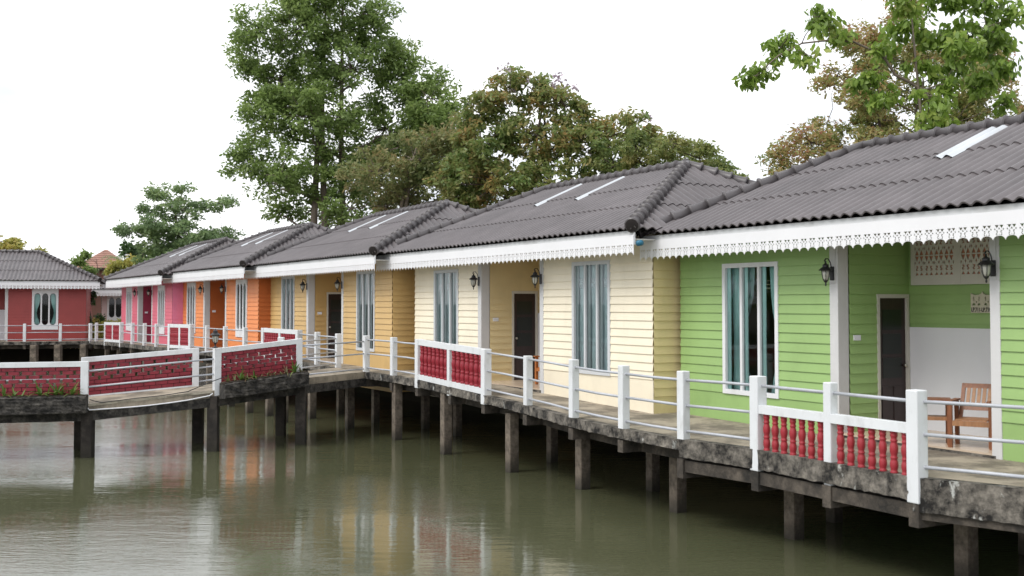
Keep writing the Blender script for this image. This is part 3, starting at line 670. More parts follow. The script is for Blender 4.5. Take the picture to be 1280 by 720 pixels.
P_RED = paint('brick_red_boards', (.31, .040, .036), .5, .35, mul((.31, .040, .036), .66), var=.07)
P_PALE = paint('pale_pink_boards', (.60, .46, .45), .6, .35, mul((.60, .46, .45), .66), var=.05)
green = cottage(GR, 'green clapboard cottage nearest on the right, wooden chairs in its porch', P_GREEN, P_GREEN, P_GREEN, 0.03, 3.19, -.40, 11.2, 2.0, 3.0, 'dark', ridge=1.58, knob='far', skl=((4.35, .4),), bays=(1.2, 3.65, 6.46, 7.7, 10.3))
cream = cottage(CR, 'cream clapboard cottage in the middle with grey curtained windows', P_CREAM, P_CREAM_SHADE, P_CREAM_SHADE, .18, 3.26, -1.17, 10.57, 2.95, 3.0, 'grey')
ochre = cottage(OC, 'ochre yellow cottage behind the end of the footbridge', P_OCH, P_OCH, P_OCH, .25, 3.26, -.94, 11.0, 3.2, 3.0, 'ochre', vents=False, bays=(1.42, 3.94, 7.03, 8.26, 10.75), dy=.58)
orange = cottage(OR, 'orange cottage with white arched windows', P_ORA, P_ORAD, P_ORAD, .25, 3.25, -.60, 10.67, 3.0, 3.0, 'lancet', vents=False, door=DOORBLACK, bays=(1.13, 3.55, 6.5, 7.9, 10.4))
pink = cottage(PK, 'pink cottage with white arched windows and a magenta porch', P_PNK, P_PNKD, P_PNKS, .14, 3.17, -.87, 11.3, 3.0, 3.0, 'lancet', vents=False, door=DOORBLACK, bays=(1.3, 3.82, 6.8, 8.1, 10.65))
# nameplate on the green cottage's back porch wall
def text_mesh(parent, s_, size, mat, loc, rot, name='lettering'):
    cu = bpy.data.curves.new('t', 'FONT'); cu.body = s_; cu.size = size; cu.extrude = .002; cu.offset = .0015
    o = bpy.data.objects.new('t', cu); COL.objects.link(o); dg = bpy.context.evaluated_depsgraph_get()
    me = bpy.data.meshes.new_from_object(o.evaluated_get(dg)); bpy.data.objects.remove(o); me.materials.append(mat)
    t = bpy.data.objects.new(name, me); COL.objects.link(t); t.parent = parent; t.location = loc; t.rotation_euler = rot; return t
PLATEM = paint('nameplate_board', (.55, .52, .40), .6)
np_ = MB(); x0, x1, z0_, z1_ = 4.99, 5.39, 1.85, 2.14
outer = [(x0,z0_),(x1,z0_),(x1,z1_)] + [((x0+x1)/2+.10+.085*math.cos(t), z1_-.002-.03*math.sin(t)) for t in (.3,1.2,2.0,2.8)] + [((x0+x1)/2, z1_+.02)] + [((x0+x1)/2-.10+.085*math.cos(t), z1_-.002-.03*math.sin(t)) for t in (.3,1.2,2.0,2.8)] + [(x0, z1_)]
hs = []
for k in range(2):
    b0 = x0+k*.20
    hs += [s_shape(b0+.055, z1_-.085, .030, 1), s_shape(b0+.145, z1_-.085, .030, -1)]
    for c in (.055, .145): hs.append([(b0+c-.027, z1_-.180), (b0+c+.027, z1_-.180), (b0+c, z1_-.135)])
    hs.append([(b0+.10, z1_-.145), (b0+.112, z1_-.128), (b0+.10, z1_-.112), (b0+.088, z1_-.128)])
np_.plate(outer, hs, lambda a, b, t: (a, 1.47-t, b), 0, .012); npo = np_.build('nameplate', PLATEM, green)
lt = text_mesh(npo, 'LP.711-LP.710', .085, flat('black_letters', (.01, .01, .01), .6), (x0+.010, 1.455, z0_+.018), (R(90), 0, 0)); lt.scale = (.68, 1, 1)
# blue drain end where the cream and green roofs meet
dr = MB(); dr.tube([(10.66, -.50, 3.04), (10.66, -.60, 3.03)], .05, 10); dr.build('drain_pipe', flat('blue_pvc', (.01, .13, .22), .35), cream, smooth=True)

# brick red cottage facing us at the far left
RD = dict(P=(-32.4, 56.3), u=(.9507, .3100))
red = cottage(RD, 'brick red cottage at the far left facing the viewer', P_RED, P_RED, P_RED, .08, 3.17, -.8, 11.0, 3.2, 3.3, 'lancetdark', ridge=1.62, vents=False, lamps=False, skl=())
# pale cottage set back between the red and the pink one
PL = dict(P=(-24.7, 67.5), u=(.96, .28))
pale = cottage(PL, 'pale pink cottage set back between the red and pink cottages', P_PALE, P_PALE, P_PALE, .1, 2.85, -.9, 10.6, 3, 3, 'lancetopen', ridge=1.2, vents=False, lamps=False, skl=(), bays=(.3, 3.55, 6.35, 7.65, 10.3))

# far brown roofed house
def brown_house():
    root = empty('brown_house', (-46.8, 128, 0), R(12)); tag(root, 'distant brown tiled pavilion roof rising behind the cottages on the left', 'house')
    rm = roofmat('brown_tile', (.30, .155, .115)); wm = paint('brown_wall', (.16, .07, .05), .8)
    m_ = MB(); m_.box(-2.4, 2.4, 0, 5, -.3, 6.1); m_.build('wall', wm, root)
    def hip(x0, x1, y0, y1, z0, z1, in_):
        h = MB(); v = [(x0,y0,z0),(x1,y0,z0),(x1,y1,z0),(x0,y1,z0),(x0+in_,(y0+y1)/2,z1),(x1-in_,(y0+y1)/2,z1)]
        h.add(v, [(0,1,5,4),(1,2,5),(2,3,4,5),(3,0,4),(0,3,2,1)])
        for k in range(9):
            t = k/9; 
            h.tube([Vector(v[0]).lerp(Vector(v[4]), t), Vector(v[1]).lerp(Vector(v[5]), t)], .05, 4)
        return h
    hip(-3.1, 3.1, -.7, 5.7, 6.1, 8.3, 2.95).build('roof', rm, root)
    hip(-4.2, 2.0, -1.6, 3, 3.9, 5.2, 1.6).build('lower_roof', rm, root)
    e = MB(); e.box(-3.0, 3.0, -.6, 5.6, 5.8, 6.08); e.build('eave_board', flat('dark_eave', (.05, .03, .025), .8), root)
brown_house()

# ---------------------------------------------------------------- footbridge
BN = [(-22.0, 22.6, -.19), (-14.6, 22.9, -.19), ray(112, 24.1)+(-.16,), ray(268, 25.1)+(.05,), ray(377, 26.3)+(.24,), (EP[14].x, EP[14].y, .27)]
BFp = [(-22.0, 24.1, -.19), (-14.8, 24.2, -.19), ray(103, 25.5)+(-.14,), ray(249, 26.6)+(.04,), ray(352, 28.0)+(.22,), (EP[15].x, EP[15].y, .27)]
BN = [Vector(p) for p in BN]; BF = [Vector(p) for p in BFp]
bridge = empty('footbridge', (0, 24, 0)); tag(bridge, 'curved footbridge with maroon lattice brick walls crossing the pond to the walkway', 'footbridge')
OFF = Vector((0, -24, 0))
BN = [p+OFF for p in BN]; BF = [p+OFF for p in BF]
def sub(a, b, t): return a.lerp(b, t)
dk = MB()
for i in range(5):
    a, b2, c, d = BN[i], BN[i+1], BF[i+1], BF[i]; o = Vector((0,0,.16)); e = (BN[i]-BF[i]).normalized()*.07; e2 = (BN[i+1]-BF[i+1]).normalized()*.07
    dk.add([a+e, b2+e2, c-e2, d-e, a+e-o, b2+e2-o, c-e2-o, d-e-o], [(0,1,2,3),(4,7,6,5),(0,4,5,1),(2,6,7,3),(0,3,7,4),(1,5,6,2)], DECK)
    for (p, q, s_) in ((a, b2, 1), (d, c, -1)):
        dk.obox(p, q, .15, p.z-.36, p.z-.16, q.z-.36, q.z-.16, PLANTER)
dk.build('deck', None, bridge)
def brick_wall(p, q, label=None, holes_rows=(2, 3, 4, 5), H=.90, zoff=0):
    root_p = MB(); L = (Vector((q.x,q.y))-Vector((p.x,p.y))).length; dv_ = (q-p)
    fn = lambda a, t, h: (p + dv_*(a/L) + Vector((-dv_.y, dv_.x, 0)).normalized()*t + Vector((0,0,h)))
    def blk(mb, a0, a1, h0, h1, th):
        v = [fn(a0,-th,h0),fn(a1,-th,h0),fn(a1,th,h0),fn(a0,th,h0),fn(a0,-th,h1),fn(a1,-th,h1),fn(a1,th,h1),fn(a0,th,h1)]
        mb.add(v, [(0,3,2,1),(4,5,6,7),(0,1,5,4),(1,2,6,5),(2,3,7,6),(3,0,4,7)])
    fr_ = MB(); blk(fr_, 0, .15, -.12, H, .075); blk(fr_, L-.15, L, -.12, H, .075); blk(fr_, .15, L-.15, H-.11, H-.003, .07); blk(fr_, .15, L-.15, .0, .035, .06)
    par = fr_.build('parapet', WHITEPOST, bridge)
    br = MB(); mo = MB(); rows = 9; rh = (H-.11-.035)/rows; bl = .205; gap = .064
    for r_ in range(rows):
        h0 = .035+r_*rh; top_r = rows-1-r_; lattice = 1 <= top_r <= 4
        off = ((bl+gap)/2 if r_ % 2 else 0); a0 = .15-off
        while a0 < L-.15:
            a1 = a0+bl+(0 if lattice else gap-.014)
            c0, c1 = max(a0, .15), min(a1, L-.15)
            if c1-c0 > .02: blk(br, c0, c1, h0+.006, h0+rh-.006, .050+random.uniform(0, .004))
            a0 += bl+gap
        if not lattice: blk(mo, .15, L-.15, h0, h0+rh, .036)
    br.build('brickwork', BRICK, par); mo.build('mortar', MORTAR, par)
    return par
brick_wall(BN[0], BN[1], H=.89); brick_wall(BN[1], BN[2], H=.91); brick_wall(BN[3], BN[4], H=.93)
brick_wall(BF[2], BF[3], H=.90)
def bpipes(p, q, hs, name='pipe_rail'):
    for h in hs:
        t = MB(); t.tube([p+Vector((0,0,h)), q+Vector((0,0,h))], .020, 8); t.build(name, GALV, bridge, smooth=True)
bpipes(BN[2], BN[3], (.70, .36)); bpipes(BN[4], BN[5], (.76, .45, .07)); bpipes(BF[3], BF[4], (.78, .42, .1)); bpipes(BF[4], BF[5], (.78, .42, .1)); bpipes(BF[0], BF[1], (.78, .42, .1)); bpipes(BF[1], BF[2], (.78, .42, .1))
for p in (BF[4], BF[1]):
    t = MB(); post(t, p, .93, .075, 0, .1); t.build('post', WHITEPOST, bridge)
t = MB(); t.obox(BN[2]+Vector((0,-.08,0)), BN[3]+Vector((0,-.08,0)), .02, BN[2].z-.05, BN[2].z-.005, BN[3].z-.05, BN[3].z-.005); t.build('deck_nosing', concrete('nosing', (.42,.38,.30), (.2,.18,.14), .4), bridge)
for p in (BN[1], BN[2], BN[3], BN[4], BF[1], BF[2], BF[3], BF[4]):
    t = MB(); t.box(p.x-.115, p.x+.115, p.y-.10, p.y+.13, -1.95, p.z-.12, None, .012); t.build('pile', PILED, bridge)
# cables hanging on the bridge side
def cable(pts, r, mat, label):
    t = MB(); t.tube(pts, r, 6); tag(t.build('cable', mat, smooth=True), label, 'cable')
a, b2 = BN[2]-OFF, BN[3]-OFF; f_ = Vector((0, -.13, 0))
wp = [a+f_+Vector((-.02,0,.16)), a+f_+Vector((0,0,-.04)), a+f_+Vector((.08,0,-.12))] + [a.lerp(b2, t)+f_+Vector((0,0,-.12-.05*math.sin(math.pi*t))) for t in (.2,.35,.5,.65,.8)] + [b2+f_+Vector((-.05,0,-.11)), b2+f_+Vector((.02,0,-.06))]
cable(wp, .014, WALLWHITE, 'thin white cable looped along the edge of the footbridge deck')
wp = [a+f_+Vector((.08,0,.10)), a.lerp(b2,.12)+f_+Vector((0,0,-.0)), a.lerp(b2,.35)+f_+Vector((0,.02,.012)), a.lerp(b2,.6)+f_+Vector((0,.02,.012)), a.lerp(b2,.8)+f_+Vector((0,0,.04)), b2+f_+Vector((-.02,0,.20)), b2+f_+Vector((.35,-.02,.33))]
cable(wp, .010, BLACK, 'thin black cable strung from the left planter wall to the right planter wall')
# planters and their plants
LEAFP = leafmat('strap_leaf', [(.05, .10, .015), (.09, .17, .03), (.16, .24, .05), (.22, .16, .08)], .3)
LEAFB = leafmat('bromeliad_leaf', [(.07, .12, .03), (.14, .16, .06), (.20, .10, .07), (.10, .18, .04)], .3)
def planter(p, q, label, z_top, h, wd=.34):
    root = MB(); n_ = Vector((-(q-p).y, (q-p).x, 0)).normalized(); S = max(8, int((q-p).length/.045)); t0, t1 = -.09, -.09-wd
    prof = [(t0, 0), (t0-.05, 0), (t0-wd*.5, -.02), (t1+.05, 0)] + [(t1, -.02-(h-.04)*i/9) for i in range(10)] + [(t1+.03, -h), (t1+wd*.5, -h), (t0, -h)]; NP = len(prof); vs_ = []; jj = [random.uniform(-.01,.01) for _ in range(NP)]
    for k in range(S+1):
        c = p.lerp(q, k/S)
        for i, (tt, zz) in enumerate(prof):
            amp_ = .010 if 3 <= i < NP-1 else .002; jj[i] = jj[i]*.5+random.uniform(-amp_, amp_); vs_.append(c+n_*(tt+jj[i])+Vector((0,0,z_top+zz+(random.uniform(-.012,.012) if i in (3, 4) or i >= NP-3 else 0))))
    fs_ = []
    for k in range(S):
        for i in range(NP): fs_.append((k*NP+i, k*NP+(i+1) % NP, (k+1)*NP+(i+1) % NP, (k+1)*NP+i))
    fs_ += [tuple(range(NP)), tuple(S*NP+i for i in range(NP))[::-1]]
    root.add(vs_, fs_); o = root.build('planter', PLANTER); tag(o, label, 'planter')
    so_ = MB(); so_.obox(p, q, wd-.12, p.z+z_top-.03, p.z+z_top+.015, q.z+z_top-.03, q.z+z_top+.015, SOIL, off=(t0+t1)/2); so_.build('soil', None, o); return n_*((t0+t1)/2)
def strap_plant(c, s_, mat, n_, name, label, group, droop=1.0):
    mb = MB()
    for k in range(n_):
        a = random.uniform(0, 6.28); ln = s_*random.uniform(.6, 1.1); up = random.uniform(.35, 1.25); wv = .016*random.uniform(.7, 1.3)*(s_/.3+.3)
        pts = []; d = Vector((math.cos(a), math.sin(a), 0)); sd = Vector((-d.y, d.x, 0))
        for i in range(6):
            t = i/5; r_ = ln*t*math.cos(up)*1.0; z = ln*(math.sin(up)*t*1.25 - droop*.75*t*t*math.cos(up)); pts.append((d*r_+Vector((0,0,z)), wv*(1-t)**.6+.001))
        vs_ = []; 
        for p_, w_ in pts: vs_ += [p_-sd*w_+Vector((0,0,w_*.4)), p_, p_+sd*w_+Vector((0,0,w_*.4))]
        mb.add(vs_, [(i*3+j, i*3+j+1, i*3+j+4, i*3+j+3) for i in range(5) for j in range(2)])
    o = mb.build(name, mat, loc=c); tag(o, label, 'plant', group)
b_ = BN; pL, qL = (b_[1]-OFF).lerp(b_[2]-OFF, -.35), (b_[2]-OFF)+Vector((.02,0,0)); pR, qR = b_[3]-OFF+Vector((.1,0,0)), b_[4]-OFF
nL = planter(pL, qL, 'long black stained concrete planter on the left wall of the footbridge', .20, .37)
nR = planter(pR, qR, 'rough black concrete planter with bromeliads on the right wall of the footbridge', .17, .34)
for k, (px, s_, n_) in enumerate([(4, .30, 10), (17, .30, 9), (27, .22, 8), (49, .42, 13), (58, .25, 8), (69, .42, 15), (76, .35, 9), (89, .34, 12), (97, .18, 8)]):
    Yp = 23.5+px/112*.35; c = Vector(((px-640)/F*Yp, 0, 0)); t = (c.x-pL.x)/(qL.x-pL.x); c = pL.lerp(qL, t)+nL; c.z += .21
    strap_plant(c, s_, LEAFP, n_, 'spiky_plant', ORD[k] + ' spiky green plant from the left edge in the black planter at the left', 'spiky plants in the left planter')
for k, t in enumerate([.06, .14, .21, .29, .37, .45, .53, .61, .69, .76, .86, .93]):
    c = pR.lerp(qR, t)+nR; c.z += .18; big = k in (2, 10)
    strap_plant(c, .36 if big else random.uniform(.18, .27), LEAFP if big or k == 4 else LEAFB, 14 if big else 11, 'bromeliad', ORD[k] + (' and greener' if big else '') + ' spiky bromeliad from the left end of the rough black planter', 'bromeliads in the right planter')
# lantern standing on the bridge wall
lb = empty('lantern', tuple(BN[3]-OFF+Vector((.0, .12, .94)))); tag(lb, 'black lantern standing on the footbridge wall in front of the orange cottage', 'lantern')
b1_ = MB(); g1_ = MB(); lantern_parts(b1_, g1_, 0, 0, .23, 1.15); b1_.lathe((0,0,0), [(.07,0),(.07,.012),(.03,.03),(.014,.05),(.014,.07)], 10); b1_.build('lantern_frame', BLACK, lb); g1_.build('lamp_glass', LAMPG, lb, smooth=True)

# ---------------------------------------------------------------- porch furniture
def armchair(loc, rz, label, frame, slat):
    r_ = empty('wooden_armchair', loc, rz); tag(r_, label, 'chair', 'wooden armchairs in the porches')
    for sx in (-.26, .26):
        t = MB(); t.box(sx-.028, sx+.028, -.25, -.19, 0, .60, None, .004); t.build('leg', frame, r_)
        t = MB(); t.add([(sx-.026,.20,0),(sx+.026,.20,0),(sx+.026,.26,0),(sx-.026,.26,0),(sx-.026,.16,.60),(sx+.026,.16,.60),(sx+.026,.22,.60),(sx-.026,.22,.60)], [(0,3,2,1),(4,5,6,7),(0,1,5,4),(1,2,6,5),(2,3,7,6),(3,0,4,7)]); t.build('leg', frame, r_)
        t = MB(); t.box(sx-.04, sx+.04, -.28, .26, .60, .625, None, .005); t.build('armrest', frame, r_)
    t = MB(); t.box(-.232, .232, -.245, -.215, .29, .36); t.box(-.232, -.20, -.21, .2, .29, .355); t.box(.20, .232, -.21, .2, .29, .355)
    for k in range(6): y = -.22+k*.075; t.box(-.198, .198, y, y+.06, .362, .378)
    t.build('seat', slat, r_)
    t = MB(); fn = lambda x, y, z: (x, .14+y+(z-.34)*.60, z)
    def sb(x0, x1, z0, z1, th=.02):
        v = [fn(x0,0,z0),fn(x1,0,z0),fn(x1,th,z0),fn(x0,th,z0),fn(x0,0,z1),fn(x1,0,z1),fn(x1,th,z1),fn(x0,th,z1)]; t.add(v, [(0,3,2,1),(4,5,6,7),(0,1,5,4),(1,2,6,5),(2,3,7,6),(3,0,4,7)], M_)
    M_ = frame; sb(-.23, -.18, .34, .82, .035); sb(.18, .23, .34, .82, .035); sb(-.18, .18, .76, .82, .03); sb(-.18, .18, .47, .53, .03)
    M_ = slat
    for k in range(5): x = -.155+k*.068; sb(x, x+.045, .53, .76)
    t.build('backrest', None, r_)
def on(fr, wv, yv, z): P, u = fr['P'], fr['u']; return (P[0]+u[0]*wv-u[1]*yv, P[1]+u[1]*wv+u[0]*yv, z)
ga = math.atan2(GR['u'][1], GR['u'][0])
armchair((6.22, 15.14, .06), R(-33), 'brown slatted wooden armchair in the green cottage porch beside the white column', WOOD, WOODL)
armchair((6.70, 14.90, .06), R(-45), 'brown wooden armchair mostly hidden behind the right white column of the green porch', WOOD, WOODL)
st = empty('side_table', (5.80, 15.52, .06), R(-18)); tag(st, 'low wooden side table left of the armchair on the green cottage porch', 'table')
t = MB(); t.box(-.24, .24, -.19, .19, .60, .62); t.build('tabletop', WOOD, st)
t = MB(); t.box(-.20, .20, -.15, .15, .33, .375); t.build('shelf', WOODL, st)
for sx in (-.205, .205):
    for sy in (-.15, .15): t = MB(); t.box(sx-.026, sx+.026, sy-.026, sy+.026, 0, .6, None, .003); t.build('leg', WOOD, st)
armchair(on(CR, 5.55, .75, .22), R(-60), 'orange brown wooden armchair in front of the cream cottage door', WOODO, WOODO)

# ---------------------------------------------------------------- trees
def leaves(centres, radii, per, size, droop=.5, asp=.42, flat_=1.0):
    cs = np.repeat(np.array(centres), per, axis=0); rs = np.repeat(np.array(radii), per); N = len(cs)
    d = NR.normal(size=(N, 3)); d /= np.linalg.norm(d, axis=1)[:, None]+1e-9; rad = NR.rand(N)**.45
    pos = cs + d*(rs*rad)[:, None]*np.array([1, 1, .75*flat_])
    ax = NR.normal(size=(N, 3)); ax[:, 2] = ax[:, 2]*.6 - droop; ax /= np.linalg.norm(ax, axis=1)[:, None]
    sd = np.cross(ax, NR.normal(size=(N, 3))); sd /= np.linalg.norm(sd, axis=1)[:, None]+1e-9
    nn = np.cross(ax, sd); ln = size*(.6+.8*NR.rand(N))[:, None]; wd = ln*asp*.5
    v = np.empty((N, 6, 3)); v[:, 0] = pos; v[:, 1] = pos+ax*ln*.35-sd*wd; v[:, 2] = pos+ax*ln*.75-sd*wd*.75; v[:, 3] = pos+ax*ln+nn*ln*.08; v[:, 4] = pos+ax*ln*.75+sd*wd*.75; v[:, 5] = pos+ax*ln*.35+sd*wd
    return v.reshape(-1, 3), N
def leaf_obj(name, v, N, mat, parent):
    me = bpy.data.meshes.new(name); me.vertices.add(N*6); me.vertices.foreach_set('co', v.astype(np.float32).ravel())
    me.loops.add(N*6); me.loops.foreach_set('vertex_index', np.arange(N*6, dtype=np.int32)); me.polygons.add(N)
    me.polygons.foreach_set('loop_start', np.arange(0, N*6, 6, dtype=np.int32)); me.polygons.foreach_set('loop_total', np.full(N, 6, dtype=np.int32))
    me.materials.append(mat); me.update(); me.validate(); o = bpy.data.objects.new(name, me); COL.objects.link(o); o.parent = parent; return o
def tree(name, label, base, blobs, Y, mat, bark, tr=.25, trunks=None, size=.25, per=90, ncl=.9, crad=.75, droop=.5, group=None, twig=.02, asp=.42, depthk=1.0, blossom=None, dens=1.0, main=None):
    """blobs: (px, py, rx_px, rz_px) surveyed on the crown at distance Y"""
    root = empty(name, base); tag(root, label, 'tree', group); B0 = Vector(base); k = Y/F
    cs = []; rs = []; wood = MB(); tops = []
    trunks = trunks or [(base[0], base[1])]
    hub = []
    for bx, by, rx, rz in blobs:
        c = at(bx, by, Y) - B0; c.y += random.uniform(-1, 1)*1.2*depthk; ax, az = rx*k, rz*k; ay = max(ax, az)*.9*depthk; n_ = max(4, int(ncl*(ax*az*ay)**(2/3)/(crad**2)*4.2*dens)); hub.append((c, ax, az))
        for _ in range(n_):
            d = Vector((random.gauss(0,1), random.gauss(0,1), random.gauss(0,1))).normalized(); q = random.random()**.33; rr = crad*random.uniform(.55, 1.15)
            p = c + Vector((d.x*ax*q, d.y*ay*q, d.z*az*q)); cs.append(tuple(p)); rs.append(rr); tops.append((p, c))
    zmin = min(c.z-az for c, ax, az in hub); zmax = max(c.z for c, ax, az in hub)
    for ti, (tx, ty) in enumerate(trunks):
        b0 = Vector((tx-B0.x, ty-B0.y, -.4)); mine = [h for i, h in enumerate(hub) if i % len(trunks) == ti]; cx = sum(h[0].x for h in mine)/len(mine); cy = sum(h[0].y for h in mine)/len(mine)
        topz = zmin+(zmax-zmin)*.8; path = []
        for i in range(9):
            t = i/8; path.append(Vector((b0.x+(cx-b0.x)*t**2*.7+math.sin(t*5+ti)*tr*.6, b0.y+(cy-b0.y)*t**2*.7, -.4+(topz+.4)*t)))
        wood.tube(path, [tr*(1-.8*i/8) for i in range(9)], 9)
        nodes = [(path[i], tr*(1-.8*i/8)) for i in range(1, 9)] + [((path[i]+path[i+1])/2, tr*(1-.8*(i+.5)/8)) for i in range(1, 8)]
        if main:
            pl = [at(x_, y_, Y)-B0 for x_, y_ in main]; wood.tube(pl, [tr*.5*(1-.75*i/len(pl)) for i in range(len(pl))], 7); nodes += [(q, tr*.5*(1-.75*i/len(pl))) for i, q in enumerate(pl)]
        for c, ax, az in sorted(mine, key=lambda h: math.hypot(h[0].x-path[4].x, h[0].y-path[4].y) + .4*abs(h[0].z-path[5].z)):
            e_ = c - Vector((0, 0, az*.35)); p, r0 = min(nodes, key=lambda q: (q[0]-e_).length + (1.6*(q[0].z-e_.z+.35*math.hypot(q[0].x-e_.x, q[0].y-e_.y)) if q[0].z > e_.z-.35*math.hypot(q[0].x-e_.x, q[0].y-e_.y) else 0))
            L_ = (e_-p).length; r1 = max(min(r0*.62, tr*.36), twig*1.3); J = lambda k_: Vector((random.uniform(-k_,k_)*L_, random.uniform(-k_,k_)*L_, random.uniform(-.3*k_,k_)*L_))
            pts_ = [p, p.lerp(e_, .28)+J(.07), p.lerp(e_, .55)+J(.08), p.lerp(e_, .8)+J(.06), e_]; rr_ = [r1*(1-.13*i) for i in range(5)]; wood.tube(pts_, rr_, 6); nodes += list(zip(pts_[1:], rr_[1:]))
    for p, c in tops:
        if random.random() < .6: md = p.lerp(c, .45)+Vector((random.uniform(-.2,.2), random.uniform(-.2,.2), random.uniform(-.25,.15))); wood.tube([c, md, p], [twig*1.6, twig, twig*.4], 4, cap=False)
    wood.build('trunk', bark, root, smooth=True)
    v, N = leaves(cs, rs, per, size, droop, asp); leaf_obj('crown', v, N, mat, root)
    if blossom:
        pts = [at(x, y, Y)-B0 for x, y in blossom[0]]; v, N = leaves([tuple(p) for p in pts], [.30]*len(pts), 34, .12, 0, .9); leaf_obj('blossom', v, N, blossom[1], root)
    return root
G1 = leafmat('leaf_green', [(.11, .17, .055), (.18, .26, .075), (.25, .35, .10), (.36, .46, .15)], .5)
G2 = leafmat('leaf_mixed', [(0.108, 0.182, 0.058), (0.176, 0.260, 0.078), (0.243, 0.299, 0.091), (0.297, 0.286, 0.104), (0.486, 0.312, 0.117)], .5)
G2B = leafmat('leaf_brownish', [(0.121, 0.182, 0.065), (0.203, 0.247, 0.091), (0.284, 0.286, 0.117), (0.378, 0.260, 0.130)], .5)
G3 = leafmat('leaf_yellowish', [(0.203, 0.247, 0.065), (0.351, 0.364, 0.091), (0.486, 0.442, 0.117), (0.567, 0.442, 0.143)], .5)
G4 = leafmat('leaf_autumn', [(.16, .22, .08), (.26, .32, .10), (.38, .38, .14), (.46, .34, .15), (.46, .19, .14)], .5)
G5 = leafmat('leaf_broad', [(.11, .18, .035), (.19, .30, .05), (.29, .42, .08), (.48, .54, .15)], .5)
G6 = leafmat('leaf_bluegreen', [(.12, .19, .09), (.19, .28, .13), (.26, .36, .16), (.36, .46, .19)], .5)
G7 = leafmat('leaf_dark', [(0.034, 0.065, 0.026), (0.061, 0.117, 0.039), (0.108, 0.182, 0.052)], .5)
G3B = leafmat('leaf_olive', [(.12, .18, .06), (.20, .26, .08), (.30, .33, .11), (.38, .33, .13)], .5)
LILAC = leafmat('lilac_blossom', [(.42, .34, .40), (.55, .45, .52), (.38, .36, .33)], .3)
X = lambda px, Y, z=-.25: ((px-640)/F*Y, Y, z)
tree('tall_tree', 'tallest leafy green tree, cut off by the top of the picture', X(400, 58), [(318,40,34,34),(345,95,45,40),(395,-5,58,40),(372,40,50,45),(452,20,42,38),(440,85,58,50),(505,95,42,32),(535,125,34,30),(330,150,44,40),(395,150,58,45),(478,155,60,42),(545,165,35,32),
     (312,200,34,26),(355,225,45,38),(425,215,60,42),(500,205,55,38),(346,262,18,14),(385,258,26,18),(440,262,36,26),(300,85,18,14),(385,-70,60,40),(535,105,28,20),(552,148,28,26),(520,150,40,30),(482,60,40,28),(300,60,22,16),(360,120,40,30)],
     58, G1, BARK, .26, [X(384,58)[:2], X(404,58)[:2], X(432,59)[:2]], size=.215, per=92, ncl=1.0, crad=.68, droop=.4, dens=1.3)
tree('brownish_tree', 'brown green tree with pale forked trunk right of the tallest tree', X(492, 50), [(470,215,45,30),(520,200,55,32),(560,235,45,30),(480,255,50,22),(560,190,40,30),(545,262,40,16),(575,190,26,26),(535,175,30,18),(495,180,26,18),(572,160,24,22),(590,225,30,26),(520,225,50,26)], 50, G2B, BARK, .22, [X(480,50)[:2], X(500,50)[:2]], size=.18, per=80, crad=.52, dens=1.0)
tree('blossom_tree', 'broad tree dotted with mauve blossom and orange leaves behind the cream cottage', X(690, 47), [(600,140,30,28),(628,118,34,26),(668,112,28,20),(700,128,34,24),(735,150,34,26),(770,165,34,24),(608,185,46,34),(660,165,48,34),(715,185,50,36),(765,205,38,30),(815,168,22,16),(790,150,12,9),(845,182,20,12),(583,165,22,20),(560,215,30,26),(644,92,18,10),(676,98,16,10),(735,128,16,10),(620,232,58,30),(690,235,60,28),(745,238,40,20),(790,180,18,12),(590,205,40,32),(575,248,40,22)],
     47, G2, BARKD, .20, [X(650,47)[:2], X(700,48)[:2], X(725,47)[:2]], size=.215, per=64, crad=.48, droop=.5, dens=1.1, blossom=([(617,124),(632,129),(632,84),(655,97),(697,106),(716,109),(808,146),(586,128),(640,110),(700,95)], LILAC))
tree('yellow_tree', 'low yellow green tree behind the right end of the cream roof', X(868, 44), [(800,188,26,18),(835,182,24,16),(868,190,24,14),(810,200,30,20),(840,203,34,22),(880,203,26,18),(895,215,26,16),(918,222,16,10),(820,222,40,16),(880,228,36,12),(900,208,22,10),(790,182,24,18),(770,200,24,20)], 44, G3B, BARKD, .12, size=.15, per=72, crad=.36, dens=1.2)
tree('autumn_tree', 'sparse reddish autumn tree behind the green cottage roof', X(1110, 33), [(985,195,26,18),(1010,180,32,22),(1050,165,34,26),(1085,180,34,18),(1070,125,36,26),(1050,95,26,18),(1105,85,36,30),(1090,40,34,26),(1120,15,30,20),(1150,70,30,26),(1200,150,36,24),(1235,120,34,28),(1262,85,26,26),(1275,140,22,24),(990,215,30,10),(1030,210,30,14),(1120,130,34,26),(1165,165,34,22),(1100,155,34,22),(1200,110,34,24),(1258,165,30,16),(1150,110,30,22),(1225,175,34,14),(1060,60,20,14),(1130,60,30,22),(1195,70,30,20),(1235,60,30,20)],
     33, G4, BARKD, .11, [X(1100,33)[:2], X(1145,33.5)[:2], X(1230,33)[:2]], size=.125, per=62, crad=.36, droop=.3, twig=.010, dens=1.7)
